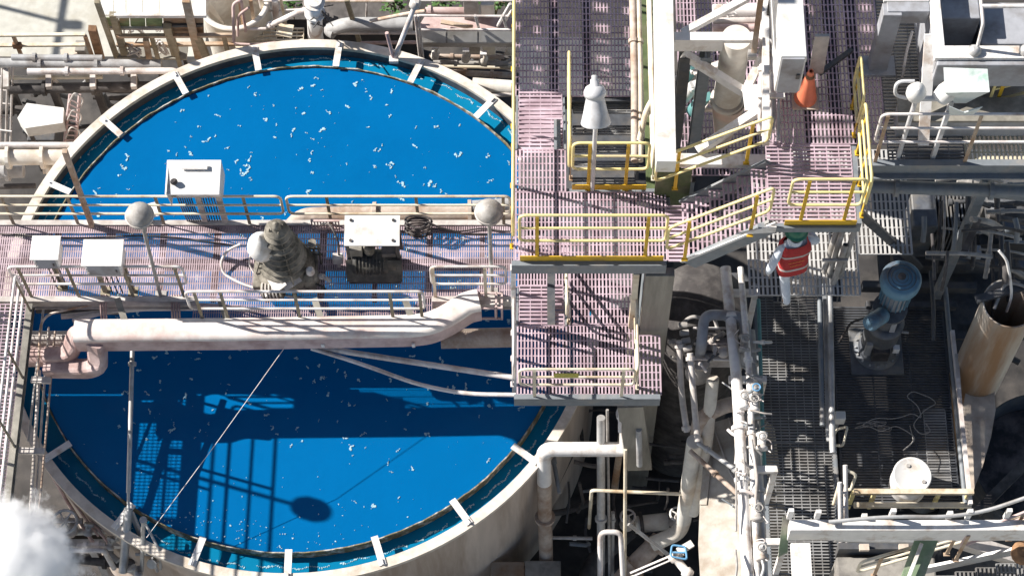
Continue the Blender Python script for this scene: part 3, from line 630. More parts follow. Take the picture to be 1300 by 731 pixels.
rail('guard_rail','white guard rail on the left side of the lower platform beside the blue water',(x0-.05,yn+.05,ZLW),(x0-.05,yf,ZLW),1.0,'rail_white','rail_white',nposts=3,outward=Vector((-1,0,0)),drop=.3)
def stair(name,label,x0,x1,y0,y1,z0,z1,n,m,axis='y',bars='x',pit=.05,stringer='beam_grey',rise_plate=False):
    """open grating treads between (y0,z0) and (y1,z1)"""
    t=thing(name,label,'stairs',((x0+x1)/2,(y0+y1)/2,min(z0,z1)-.1))
    for i in range(n):
        u0=i/n; u1=(i+1)/n; z=z0+(z1-z0)*(i+.5)/n
        b=MB()
        if axis=='y': grating(b,x0,x1,min(y0+(y1-y0)*u0,y0+(y1-y0)*u1)+.01,max(y0+(y1-y0)*u0,y0+(y1-y0)*u1)+.01,z,bars,pit,pit*.55,.14,.03,.014)
        else: grating(b,x0+(x1-x0)*u0,x0+(x1-x0)*u1+.02,y0,y1,z,bars,pit,pit*.5,.14,.03,.014)
        b.build('tread',m,t)
    if axis=='y':
        for x in (x0-.03,x1+.03): MB().bar((x,y0,z0+.02),(x,y1,z1+.02),.03,.24,hang=True).build('stringer',stringer,t)
    else:
        for y in (y0-.04,y1+.04): MB().bar((x0-.05,y,z0+.08),(x1,y,z1+.08),.05,.3,hang=True).build('stringer',stringer,t)
    return t
stair('short_stair','short flight of pale pink treads from the lower platform down toward the bridge',x0+.02,xs,P(690,413,ZLW).y,P(690,366,0).y,ZLW,0,5,'grating_pink',pit=.055)
rail('hand_rail','short pale handrail on the right of the small flight by the bridge',(xs+.04,P(690,413,ZLW).y,ZLW),(xs+.04,P(690,366,0).y,.1),.8,'rail_cream','rail_cream',nposts=2,outward=Vector((1,0,0)))
# upper platform
ux0=P(655,260,ZU).x; ux1=P(846,300,ZU).x; uyn=P(750,330,ZU).y; uyf=P(750,190,ZU).y
ox0=P(722,235,ZU).x; ox1=P(822,235,ZU).x; oy0=P(770,240,ZU).y; oy1=P(770,118,ZU).y
up=thing('upper_platform','bright pink grating platform with yellow front rail, topmost deck of the stair tower','platform',((ux0+ux1)/2,uyn,ZU-.3))
b=MB(); grating(b,ux0,ux1,uyn,oy0-.05,ZU,'y',.052,.0235,.112,.03,.014); grating(b,ux0,ox0-.05,oy0-.04,uyf,ZU,'y',.052,.0235,.112,.03,.014); b.build('deck_grating','grating_pink',up)
b=MB(); grating(b,ux1+.02,P(872,300,ZU).x,uyn,P(860,262,ZU).y,ZU,'x',.06,.03,.14); b.build('end_grating','grating_pink',up)
MB().bar((ux0-.06,uyn-.05,ZU-.0),(P(846,330,ZU).x,uyn-.05,ZU-.0),.08,.26,hang=True).build('front_beam','beam_grey',up)
for xx in (P(708,260,ZU).x,P(756,260,ZU).x,P(803,260,ZU).x): MB().ibeam((xx,uyn,ZU-.035),(xx,oy0+ (1.2 if xx<ox0 else 0),ZU-.035),.1,.2).build('joist','beam_grey',up)
MB().ibeam((ux0,oy0-.02,ZU-.04),(ux1,oy0-.02,ZU-.04),.1,.22).build('joist','beam_grey',up)
rail('guard_rail','yellow guard rail with toe board along the front of the upper platform',P(660,328,ZU),P(842,328,ZU),1.32,'yellow_pale','yellow',post_at=[.12,.87],toe='yellow',low=.42,drop=.02)
rail('guard_rail','long yellow and cream guard rail up the left side of the stair tower',(ux0-.03,uyn+.1,ZU),(ux0-.03,P(655,-60,ZU).y,ZU),1.2,'yellow_pale','yellow',nposts=6,outward=Vector((-1,0,0)))
rail('guard_rail','yellow guard rail with toe board in front of the dark stair opening',P(726,238,ZU),P(820,238,ZU),1.3,'yellow_pale','yellow',post_at=[.22,.72],toe='yellow')
rail('guard_rail','cream guard rail up the left side of the dark stair opening',(ox0,oy0+.06,ZU),(ox0,oy1,ZU),1.2,'yellow_pale','rust_pale',nposts=3,outward=Vector((1,0,0)))
rail('guard_rail','cream guard rail up the right side of the dark stair opening',(ox1+.05,oy0+.06,ZU),(ox1+.05,P(805,-40,ZU).y,ZU),1.1,'rail_cream','rail_cream',nposts=5,outward=Vector((1,0,0)))
# stairs down to the far floor
syn=P(690,190,ZU).y; syf=P(690,122,ZF).y
stair('pink_stair','flight of sunlit pale pink treads at the far left of the upper platform',ux0+.03,ox0-.08,syn,syf,ZU,ZF,6,'grating_pink',pit=.06)
fx0=P(655,60,ZF).x; fx1=P(812,60,ZF).x; fyf=P(700,-60,ZF).y
ff=thing('far_floor','pink grating floor crossed by many dark shadows at the top behind the lamp','platform',((fx0+fx1)/2,syf,ZF-.3))
b=MB(); grating(b,fx0,fx1,syf,fyf,ZF,'y',.055,.021,.115,.03,.014); b.build('deck_grating','grating_pink',ff)
for xx in (P(703,60,ZF).x,P(745,60,ZF).x): MB().ibeam((xx,syf,ZF-.035),(xx,fyf,ZF-.035),.14,.22).build('joist','beam_dark',ff)
MB().ibeam((fx0,syf-.02,ZF-.04),(fx1,syf-.02,ZF-.04),.1,.25).build('edge_beam','beam_dark',ff)
# treads in the opening, going down
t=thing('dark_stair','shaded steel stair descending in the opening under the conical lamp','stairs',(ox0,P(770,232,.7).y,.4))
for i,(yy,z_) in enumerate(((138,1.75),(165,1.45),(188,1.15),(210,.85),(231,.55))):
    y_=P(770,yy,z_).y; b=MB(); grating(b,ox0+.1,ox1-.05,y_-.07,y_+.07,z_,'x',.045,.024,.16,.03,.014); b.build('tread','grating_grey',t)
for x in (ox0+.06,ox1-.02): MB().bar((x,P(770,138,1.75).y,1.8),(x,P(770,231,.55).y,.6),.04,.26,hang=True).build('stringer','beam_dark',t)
t=thing('dark_wall','dark olive steel side plate right of the stair opening beside the broad white beam','wall',P(822,235,2.0))
MB().box6(P(817,100,2.4).x,P(833,100,2.4).x,P(820,240,2.4).y,P(820,-60,2.4).y,2.34,2.4).build('sheet','green_panel',t)
MB().box6(ux0,ox1,P(700,392,-.6).y,P(700,-60,ZF).y,-.6,-.55).build('shade_plate','beam_dark',t)  # dark sheet added underneath so the grating gaps and stair opening read as shade
for x,r_,lb in ((806,.06,'tall grey pipe running up the picture right of the far grating floor'),(813,.045,'slim pale pipe beside the tall grey pipe right of the far grating floor')):
    pipe('process_pipe',lb,'pipe',[P(x,205,2.9),P(x,110,2.9),P(x-3,-30,2.9)],r_,'dusty_pipe' if x<810 else 'rail_cream',flanges=((1,.4),),bend=.3)
pipe('process_pipe','cream bent hose rising beside the broad white beam','hose',[P(812,178,3.2),P(820,140,3.5),P(836,115,3.7)],.045,'rail_cream',bend=.5)
# columns
def column(label,x,y,z,z0,w,d,m,name='steel_column'):
    p=P(x,y,z); return tag(MB().box6(p.x-w/2,p.x+w/2,p.y-d/2,p.y+d/2,z0,z).build(name,m,bev=.006),label,'column')
column('slim white steel post at the left front corner of the tower',651,339,ZU-.3,ZG,.07,.1,'white_paint')
column('pale steel post right of the lower platform under the upper platform beam',808,345,ZU-.3,ZG,.09,.1,'rail_cream')
column('broad olive grey steel column between the tower and the brown tank',838,345,ZU-.3,ZG,.42,.14,'steel_plate')
column('grey steel column behind the upper platform, at its right end',838,262,ZU-.05,ZG,.3,.3,'beam_grey')
column('hidden white post beneath the left side of the upper platform',662,200,ZU-.1,ZG,.1,.1,'white_paint')
t=thing('olive_panel','dark olive green steel panel under the white gusset beam beside the yellow stair rail','panel',P(850,300,1.5))
xa=P(833,215,3.6).x; xb=P(878,215,3.6).x; yy=P(850,222,3.6).y
MB().box6(xa,xb,yy,yy+.03,2.4,3.75).build('sheet','green_panel',t); MB().bar((xa,yy-.03,2.42),(xb,yy-.03,2.42),.05,.08).build('stiffener','beam_grey',t)
# conical lamp
p=P(752,241,ZU); t=thing('conical_lamp','grey bell shaped lamp hood on a pole in front of the stair opening','lamp',p)
MB().tube([p,Vector((p.x,p.y,ZU+2.0))],.032,8).build('pole','lamp_enamel',t)
hz=Vector((p.x+.0,p.y-.06,ZU+2.0)); ax_=(-.04,.62,.78)
MB().lathe([(.205,.0),(.21,.015),(.17,.17),(.13,.36),(.125,.4),(.15,.41),(.155,.47),(.13,.53),(.08,.565),(.06,.57),(.06,.64),(.04,.65),(.04,.7),(0,.705)],hz,28,ax_,cap0=False).build('hood','lamp_enamel',t)
MB().lathe([(.13,.05),(.06,.14)],hz,16,ax_).build('bulb','white_paint',t)
# ------------------------------------------------------------------ stairs up to the landing
sx0=P(868,320,ZU).x; sx1=P(975,280,ZLD).x; sy0=uyn; sy1=P(860,262,ZU).y
t=stair('yellow_railed_stair','pink grating stair climbing right between two yellow handrails',sx0,sx1,sy0,sy1,ZU,ZLD,6,'grating_pink',axis='x',bars='y',pit=.052,stringer='beam_grey')
for i in range(6):
    x=sx0+(sx1-sx0)*i/6; b=MB(); z=ZU+(ZLD-ZU)*(i+.5)/6
    b.box6(x-.006,x+.006,sy0,sy1,z-.2,z-.031); 
MB().bar((sx0-.05,sy0-.085,ZU+.11),(sx1+.1,sy0-.085,ZLD+.11),.02,.05).build('toe_strip','white_paint',t)
rail('stair_rail','yellow handrail on the near side of the climbing stair',(sx0-.28,sy0-.07,ZU-.02),(sx1-.02,sy0-.07,ZLD-.05),1.15,'yellow_pale','yellow',post_at=[.2,.84],drop=.0)
rail('stair_rail','yellow handrail on the far side of the climbing stair against the white gusset',(sx0-.42,sy1+.12,ZU+.05),(sx1-.0,sy1+.12,ZLD+.02),1.15,'yellow_pale','yellow',post_at=[.2,.84],outward=Vector((0,1,0)),drop=.05)
# landing
lx0=P(975,270,ZLD).x; lx1=P(1086,270,ZLD).x; lyn=P(1030,283,ZLD).y; lyf=P(1030,185,ZLD).y
ld=thing('stair_landing','pale pink grating landing inside the yellow loop rails, above the worker','platform',((lx0+lx1)/2,lyn,ZLD-.3))
b=MB(); grating(b,lx0+.02,lx1,lyn,lyf,ZLD,'x',.06,.027,.16,.03,.014); b.build('deck_grating','grating_pink',ld)
MB().bar((lx0-.15,lyn-.05,ZLD+.02),(lx1,lyn-.05,ZLD+.02),.08,.13,hang=True).build('front_beam','beam_grey',ld)
MB().bar((lx1+.04,lyn,ZLD-.01),(lx1+.04,lyf,ZLD-.01),.08,.26,hang=True).build('side_beam','beam_grey',ld)
MB().slab([(lx0-.45,lyn-.1,ZLD-.16),(lx0-.02,lyn-.1,ZLD+.06),(lx0+.1,lyn-.1,ZLD+.06),(lx0+.1,lyn-.1,ZLD-.1)],.02,Vector((0,-1,0))).build('knee_plate','white_paint',ld)
rail('guard_rail','yellow loop guard rail on the front of the landing above the worker',P(995,283,ZLD),P(1086,283,ZLD),1.25,'yellow_pale','yellow',post_at=[.22,.82],toe='yellow',outward=Vector((0,-1,0)))
rail('guard_rail','pair of yellow loop rails on the right side of the landing, far length',(lx1+.03,lyf+.05,ZLD),(lx1+.03,lyf+.75,ZLD),1.2,'yellow_pale','yellow',nposts=2,outward=Vector((1,0,0)))
rail('guard_rail','yellow loop rail on the right side of the landing, near length',(lx1+.05,lyn,ZLD),(lx1+.05,lyf,ZLD),1.2,'yellow_pale','yellow',nposts=3,outward=Vector((1,0,0)))
# upper service deck (behind landing) and right deck
dx1=P(1190,60,ZLD).x; dyf=P(1050,-70,ZLD).y
ud=thing('service_deck','pinkish grating deck behind the landing carrying the traffic cone','platform',((lx0+dx1)/2,lyf,ZLD-.35))
b=MB(); grating(b,lx0+.02,P(1118,100,ZLD).x,lyf+.04,dyf,ZLD-.01,'y',.056,.022,.115,.03,.014); b.build('deck_grating','grating_pink',ud)
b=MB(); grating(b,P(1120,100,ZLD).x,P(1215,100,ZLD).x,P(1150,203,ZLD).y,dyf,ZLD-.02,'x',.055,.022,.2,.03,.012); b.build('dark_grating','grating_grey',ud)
for xx in (1028,1060,1088): x=P(xx,100,ZLD).x; MB().ibeam((x,lyf,ZLD-.05),(x,dyf,ZLD-.05),.14,.25).build('joist','beam_dark',ud)
rdx0=P(1096,200,ZLD).x; rdx1=P(1345,200,ZLD).x; rdyn=P(1200,203,ZLD).y; rdyf=P(1200,132,ZLD).y
rd=thing('side_deck','grating deck behind the white rail at the right edge of the picture','platform',((rdx0+rdx1)/2,rdyn,ZLD-.35))
b=MB(); grating(b,P(1217,100,ZLD).x,rdx1,rdyn,P(1250,100,ZLD).y,ZLD-.005,'y',.06,.03,.13,.03,.014); b.build('deck_grating','grating_cream',rd)
MB().bar((rdx0,rdyn-.06,ZLD+.03),(rdx1,rdyn-.06,ZLD+.03),.1,.36,hang=True).build('front_beam','beam_grey',rd)
MB().bar((rdx0,rdyn-.13,ZLD-.22),(rdx1,rdyn-.13,ZLD-.22),.12,.03).build('beam_flange','beam_grey',rd)
rail('guard_rail','dull white guard rail along the front of the right hand deck below the floodlights',P(1103,205,ZLD),P(1345,205,ZLD),1.3,'rail_white','rust_pale',post_at=[.03,.5,.93],outward=Vector((0,-1,0)),drop=.3)
rail('hand_rail','pale yellow bent handrail at the right edge near the grey machine',P(1248,150,ZLD),P(1340,128,ZLD),1.1,'yellow_pale','yellow',nposts=2)
# traffic cone
p=P(1022,126,ZLD); t=thing('traffic_cone','weathered orange traffic cone with a white base standing on the grating','traffic cone',p)
MB().box6(p.x-.19,p.x+.19,p.y-.19,p.y+.19,ZLD+.001,ZLD+.035).build('base','tan_plate',t,.01)
MB().lathe([(.165,.035),(.16,.06),(.1,.4),(.04,.74),(.035,.76),(.022,.75)],Vector((p.x,p.y,ZLD)),20,cap1=False).build('cone','orange',t)
for z_,r_ in ((.62,.064),): MB().lathe([(r_+.004,z_),(r_-.008,z_+.06)],Vector((p.x,p.y,ZLD)),20,cap0=False,cap1=False).build('band','rust',t)
# floodlights
p=P(1180,200,ZLD); t=thing('floodlight_post','pair of white round floodlight heads on a post by the white rail','lamp',P(1140,200,ZLD))
q_=P(1140,200,ZLD); MB().tube([q_,Z(q_,ZLD+1.7)],.035,8).build('post','lamp_enamel',t)
hb=Z(q_,ZLD+1.6)
MB().tube(fillet([hb+Vector((-.12,0,0)),hb+Vector((-.3,.02,.05)),hb+Vector((-.3,.1,.28)),hb+Vector((-.06,.1,.28))],.16),.025,7).build('arm','lamp_enamel',t)
MB().tube([hb+Vector((-.1,0,0)),hb+Vector((.4,0,.0))],.04,8).build('crossarm','lamp_enamel',t)
for dx,ax in ((-.02,(-.1,-.25,.9)),(.38,(.5,.2,.8))):
    MB().lathe([(.12,-.12),(.14,.0),(.12,.12),(.07,.2),(.03,.22)],hb+Vector((dx,.02,.12)),16,ax).build('lamp_head','white_cover',t)
p=P(1184,200,ZLD); t=thing('wrapped_reflector','white square funnel shaped reflector partly wrapped in green plastic on a dark post','lamp',p)
MB().bar(p,Z(p,ZLD+1.55),.06,.06).build('post','lamp_enamel',t)
hc=Z(p,ZLD+1.5)+Vector((.12,.03,0))
vs=[]; 
for r_,z_ in ((.08,0),(.18,.22),(.31,.48)):
    for k_ in range(4):
        a=PI/4+k_*PI/2; vs.append(hc+Vector((math.cos(a)*r_*1.35,math.sin(a)*r_*.8+.05*z_,z_+ (0 if z_<.3 else .04*math.sin(k_*2)))))
fs=[(i*4+k_,i*4+(k_+1)%4,(i+1)*4+(k_+1)%4,(i+1)*4+k_) for i in range(2) for k_ in range(4)]+[(8,9,10,11)]
m_=MB(); m_.add(vs,fs); m_.build('reflector','plastic_sheet',t)
m_=MB(); m_.add([hc+Vector((-.14,-.16,-.1)),hc+Vector((.18,-.16,-.08)),hc+Vector((.25,-.2,.18)),hc+Vector((.02,-.24,.1)),hc+Vector((-.2,-.2,.2))],[(0,1,2,3),(0,3,4)]); 
mo=m_.build('wrapping','plastic_sheet',t); so=mo.modifiers.new('thick','SOLIDIFY'); so.thickness=.01
# ------------------------------------------------------------------ grey machine top right
c=P(1245,60,ZLD+1); zt=ZLD+1.5
t=thing('machine_frame','big grey steel machine frame with an open well at the top right','machine',P(1240,100,ZLD))
def rect(xa,ya,xb,yb,z): a=P(xa,ya,z); b_=P(xb,yb,z); return a.x,b_.x,b_.y,a.y
wx0=P(1192,95,zt).x; wx1=P(1330,60,zt).x; wy0=P(1250,58,zt).y; wy1=P(1250,-60,zt).y
MB().box6(wx0,wx1,wy0-.28,wy0-.2,zt-.62,zt-.06).build('apron','machine_grey',t,.02)
MB().box6(wx0-.03,wx1,wy0-.2,wy0,zt-.1,zt).build('front_flange','white_paint',t,.008)
MB().box6(wx0-.03,wx0+.12,wy0+.002,wy1,zt-.098,zt-.002).build('side_flange','white_paint',t,.008)
MB().box6(wx0,wx0+.06,wy0-.2,wy1,ZLD+.2,zt-.1).build('side_wall','machine_grey',t)
MB().box6(wx0+.06,wx1,wy0-.04,wy0,ZLD+.2,zt-.1).build('front_wall','machine_grey',t)
MB().box6(wx0-.4,wx1,wy0-.62,wy0-.3,ZLD+.1,ZLD+.55).build('base_beam','machine_grey',t,.02)
MB().box6(wx0-.42,wx1,wy0-.66,wy0-.28,ZLD+.551,ZLD+.6).build('base_flange','steel_plate',t)
MB().box6(wx0+.07,wx1,wy0,wy1,ZLD+.1,ZLD+.2).build('well_floor','beam_dark',t)
MB().box6(wx0+.2,wx0+.75,wy0+.7,wy0+1.3,ZLD+.2,ZLD+1.1).build('inner_housing','machine_grey',t,.02)
MB().box6(wx0+.8,wx1,wy0+.5,wy0+1.2,ZLD+.2,ZLD+.75).build('inner_housing','machine_grey',t,.02)
for xx in (.55,1.25):
    x=wx0+xx; MB().tube(fillet([Vector((x,wy0-.06,zt)),Vector((x,wy0+.02,zt+.5)),Vector((x,wy0+1.0,zt+.55))],.06),.025,8).build('lift_bail','rail_white',t)
    MB().lathe([(.09,0),(.1,.03),(.06,.09),(.03,.1)],(x-.04,wy0-.1,zt),10).build('hinge_clamp','galvanised',t)
MB().tube([Vector((wx0+.55,wy0+.3,zt+.51)),Vector((wx0+1.25,wy0+.3,zt+.51))],.03,8).build('bail_bar','white_paint',t)
# left wing of the machine: flat arch on stubby leg
MB().box6(wx0-.62,wx0-.035,wy0+.55,wy0+.72,zt-.3,zt+.0).build('arch_beam','machine_grey',t,.01)
MB().box6(wx0-.66,wx0-.035,wy0+.721,wy0+.95,zt-.05,zt+.01).build('arch_cap','white_paint',t)
m_=MB(); m_.bar((wx0-.55,wy0+.6,zt-.02),(wx0-.55,wy0+.6,ZLD+.02),.26,.2); m_.build('arch_leg','machine_grey',t,.01)
MB().box6(wx0-.78,wx0-.3,wy0+.42,wy0+.75,ZLD+.0,ZLD+.05).build('foot_plate','machine_grey',t)
MB().bar((wx0-.06,wy0+.2,zt-.03),(wx0-.06,wy0-.9,ZLD+.35),.15,.06).build('chute_plate','white_paint',t)
MB().tube(fillet([Vector((wx0-.2,wy0+.4,ZLD+.02)),Vector((wx0-.25,wy0+.4,ZLD+.7)),Vector((wx0-.2,wy0+.55,ZLD+1.0))],.1),.02,6).build('pipe','rail_white',t)
# ================================================================== STEELWORK TOP MIDDLE
ZB=5.0
def beam(label,a,b,z0,z1,w,h,m,name='steel_beam',cat='beam',kind='box'):
    p=P(*a,z0); q_=P(*b,z1)
    mb=MB()
    if kind=='i': mb.ibeam(p,q_,w,h,.02)
    else: mb.bar(p,q_,w,h,hang=True)
    return tag(mb.build(name,m,bev=0 if kind=='i' else .006),label,cat)
beam('broad bright white beam running up the picture right of the stair tower',(846,205),(842,-40),ZB,ZB,.27,.3,'white_cover')
beam('white gusset beam across the foot of the broad white beam above the olive panel',(832,201),(978,203),3.9,3.9,.18,.1,'white_paint')
beam('grey cross beam with a bright top between the broad white beam and the right truss',(856,46),(962,46),ZB-.2,ZB-.2,.14,.3,'white_paint')
beam('white diagonal brace rising right from the cross beam to the top edge',(866,40),(950,-5),ZB-.2,ZB-.1,.1,.1,'white_paint','steel_brace','brace')
beam('white diagonal brace dropping right across the white duct',(870,66),(956,120),ZB-.5,ZB-.9,.1,.16,'white_paint','steel_brace','brace')
beam('white diagonal brace rising right behind the yellow stair rail',(884,190),(978,128),4.0,ZB-.6,.12,.14,'white_paint','steel_brace','brace')
beam('white diagonal brace crossing the right truss beside the cable bundle',(945,118),(978,50),ZB-.8,ZB-.3,.12,.1,'white_paint','steel_brace','brace')
beam('dull grey short brace behind the white duct',(880,92),(920,78),3.4,3.6,.1,.1,'dusty_pipe','steel_brace','brace')
beam('slim white truss chord right of the white duct',(973,180),(972,-30),ZB-.3,ZB-.3,.1,.12,'white_paint','truss_chord','beam')
beam('second slim white truss chord beside the white enclosure',(982,165),(984,-30),ZB-.6,ZB-.6,.07,.1,'rail_white','truss_chord','beam')
beam('tan bent strut standing at the right truss',(957,68),(967,-10),ZB,ZB+.3,.08,.08,'rust_pale','steel_strut','strut')
tag(MB().box(P(955,70,ZB-.05),(.12,.12,.1)).build('strut_shoe','lamp_grey'),'small grey shoe at the foot of the tan strut','bracket')
tag(MB().slab([P(942,110,ZB-.7),P(982,104,ZB-.7),P(982,140,ZB-.7),P(946,140,ZB-.7)],.03).build('gusset_plate','white_paint'),'white bolted gusset plate where the braces meet at the right truss','plate')
for x,m_,lab in ((896,'beam_grey','dark grey column under the cross beam, left of the white duct'),(870,'beam_dark','dark column beside the broad white beam')):
    p=P(x,60,ZB-.55); tag(MB().ibeam(Z(p,ZB-.55),Z(p,ZG),.16,.2).build('steel_column',m_),lab,'column')
# white vertical duct with cone
p=P(935,50,4.7); t=thing('downpipe_hopper','dusty white round duct ending in a cone, behind the diagonal braces','duct',Z(p,1.6))
MB().lathe([(.21,3.1),(.21,4.75)],Z(p,0),28).build('duct','hopper_white',t)
MB().lathe([(.21,3.095),(.25,3.09),(.25,3.0)],Z(p,0),28).build('collar','hopper_white',t)
MB().lathe([(.1,1.7),(.25,2.9),(.25,2.995)],Z(p,0)+Vector((.03,0,0)),28).build('cone','cone_orange',t)
# pipes behind
for y,r,m_,lab in ((14,.1,'white_paint','fat white pipe high behind the diagonal brace at the top middle'),(27,.05,'dusty_pipe','slim grey pipe under the fat white one at the top middle'),(36,.06,'pink_paint','pinkish pipe just above the grey cross beam')):
    pipe('process_pipe',lab,'pipe',[P(905,y,4.0),P(975,y-1,4.0)],r,m_,n=12)
# deck below the steelwork
x0_=P(862,100,1.6).x; x1_=P(985,100,1.6).x
t=thing('lower_deck','dark grating deck far below the white diagonal braces','platform',((x0_+x1_)/2,P(900,215,1.6).y,1.3))
b=MB(); grating(b,x0_,x1_,P(900,222,1.6).y,P(900,-60,1.6).y,1.6,'y',.055,.022,.12,.03,.014); b.build('deck_grating','grating_pink',t)
for x in (875,915,955): xx=P(x,100,1.6).x; MB().ibeam((xx,P(900,222,1.6).y,1.55),(xx,P(900,-60,1.6).y,1.55),.12,.2).build('joist','beam_dark',t)
for i,(x,y,w_) in enumerate(((872,95,.3),(872,118,.22),(885,135,.26))):
    p=P(x,y,2.4); t=thing('control_valve',('small teal and white valve beside the broad white beam','small white valve cover below the teal one','teal dusty actuator above the yellow stair rail')[i],'valve',p)
    MB().lathe([(.06,-.2),(.11,-.15),(.11,.08),(.07,.12),(.07,.2)],p,12,(.4,.2,.8)).build('body',('teal','white_paint','teal')[i],t)
    MB().box(p+Vector((.12,.05,.12)),(.22,.14,.1),.5).build('actuator',('white_paint','white_cover','teal')[i],t,.01)
    MB().tube([p+Vector((-.2,0,-.1)),p+Vector((.25,0,-.1))],.04,8).build('pipe_stub','dusty_pipe',t)
tag(MB().tube([P(893,140,2.6),P(918,106,3.0)],.009,5).build('thin_rod','rail_white'),'thin white rod slanting in the gap left of the white cone','rod')
cb=MB()
for k in range(5):
    pts_=[P(925+random.uniform(-12,12),8+random.uniform(-10,16),4.6+random.uniform(-.2,.2)) for _ in range(5)]; cb.tube(fillet(pts_,.2),.008,5)
tag(cb.build('tangled_wires','rail_white'),'tangle of thin pale wires hanging over the fat white pipe','cable')
# cable bundle / rails between truss and enclosure
for i,x in enumerate((964,968,977,988)):
    pipe('cable_conduit',('pale conduit running up the right truss, nearest the duct','thin pale conduit second along the right truss','white conduit between the two truss chords','grey conduit against the white enclosure')[i],'conduit',[P(x,170+i*3,4.4),P(x+3,60,4.5),P(x-2,-20,4.7)],(.03,.02,.035,.03)[i],('rail_white','rail_cream','white_paint','galvanised')[i],bend=.5)
for i,y in enumerate((30,88,122)):
    tag(MB().bar(P(962,y,4.5),P(996,y,4.5),.07,.05).build('cross_rung','white_paint'),('upper','middle','lower')[i]+' short white rung across the right truss','bracket')
# white enclosure
zt=ZLD+1.9; a=P(1004,0,zt); x0_=P(992,80,zt).x; x1_=P(1025,80,zt).x; y0_=P(1004,72,zt).y; y1_=P(1004,-60,zt).y
t=thing('tall_enclosure','tall white steel enclosure with a grey front beside the traffic cone','electrical box',((x0_+x1_)/2,y0_,ZLD))
MB().box6(x0_,x1_,y0_,y1_,ZLD+1.0,zt).build('cabinet','white_cover',t,.01)
for xx in (x0_+.05,x1_-.05): MB().bar((xx,y0_+1.6,ZLD),(xx,y0_+1.6,ZLD+1.0),.06,.06).build('leg','dusty_dark',t)
MB().box6(x0_+.02,x1_-.03,y0_-.03,y0_-.002,ZLD+1.02,zt-.02).build('door','machine_grey',t)
MB().box6(x1_-.1,x1_-.05,y0_-.05,y0_-.031,ZLD+1.4,ZLD+1.5).build('handle','beam_dark',t)
for k_ in range(4): MB().box6(x1_+.002,x1_+.03,y0_+.1+k_*.06,y0_+.13+k_*.06,zt-.3,zt-.2).build('hinge','white_paint',t)
p=P(1038,78,ZLD+.8); tag(MB().bar(P(1036,92,ZLD+.3),P(1044,45,ZLD+1.2),.2,.05).build('leaning_plate','dusty_pipe'),'grey plate leaning beside the white enclosure above the cone','plate')
beam('dark diagonal strut lying over the deck grating behind the cone',(1040,92),(1082,62),ZLD+.15,ZLD+.2,.07,.07,'beam_dark','steel_brace','brace')
# ================================================================== LOWER RIGHT (shaded machinery level)
ZM=-.8; ZWK=1.5
mx0=P(968,500,ZM).x; mx1=P(1052,500,ZM).x
t=thing('lower_walkway','grating walkway with close mesh running down the picture below the worker','walkway',((mx0+mx1)/2,P(1000,740,ZM).y,ZM-.3))
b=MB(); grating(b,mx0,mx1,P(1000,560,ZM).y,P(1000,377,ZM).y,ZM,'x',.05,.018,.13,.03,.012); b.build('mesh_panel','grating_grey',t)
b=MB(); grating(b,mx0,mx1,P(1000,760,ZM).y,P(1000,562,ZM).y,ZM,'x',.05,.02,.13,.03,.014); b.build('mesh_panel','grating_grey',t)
for x in (mx0-.03,mx1+.03): MB().ibeam((x,P(1000,760,ZM).y,ZM-.0),(x,P(1000,360,ZM).y,ZM-.0),.08,.24).build('side_beam','beam_grey',t)
wx1=P(1158,320,ZWK).x
mx0k=P(968,330,ZWK).x; t=thing('worker_deck','pale grating deck under the worker and behind the blue motor','platform',((mx0k+wx1)/2,P(1000,370,ZWK).y,ZWK-.3))
b=MB(); grating(b,P(950,320,ZWK).x,P(1088,320,ZWK).x,P(1000,374,ZWK).y,P(1000,190,ZWK).y,ZWK-.004,'y',.065,.03,.14,.03,.014); b.build('deck_grating','grating_pale',t)
b=MB(); grating(b,P(1089,300,ZWK).x,wx1,P(1000,322,ZWK).y,P(1000,190,ZWK).y,ZWK-.004,'y',.065,.03,.14,.03,.014); b.build('back_grating','grating_pale',t)
for x in (985,1060): xx=P(x,300,ZWK).x; MB().ibeam((xx,P(1000,374,ZWK).y,ZWK-.04),(xx,P(1000,190,ZWK).y,ZWK-.04),.12,.22).build('joist','beam_dark',t)
pdx0=P(1062,500,ZM).x; pdx1=P(1206,500,ZM).x
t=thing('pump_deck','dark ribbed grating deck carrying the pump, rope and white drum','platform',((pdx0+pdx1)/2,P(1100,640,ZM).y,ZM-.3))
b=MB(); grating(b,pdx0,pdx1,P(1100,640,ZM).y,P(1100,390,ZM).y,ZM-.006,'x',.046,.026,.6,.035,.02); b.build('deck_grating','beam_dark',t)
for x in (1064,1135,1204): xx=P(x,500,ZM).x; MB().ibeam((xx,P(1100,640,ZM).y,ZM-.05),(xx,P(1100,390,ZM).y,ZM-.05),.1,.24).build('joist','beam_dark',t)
# bright grating strips seen through gaps at right side of pump deck
b=MB(); grating(b,P(1178,590,ZM).x,P(1206,590,ZM).x,P(1190,620,ZM).y,P(1190,520,ZM).y,ZM+.004,'x',.046,.028,.6,.03,.014); tag(b.build('grating_strip','grating_grey'),'narrow pale grating strip at the right side of the pump deck near the white drum','grating')
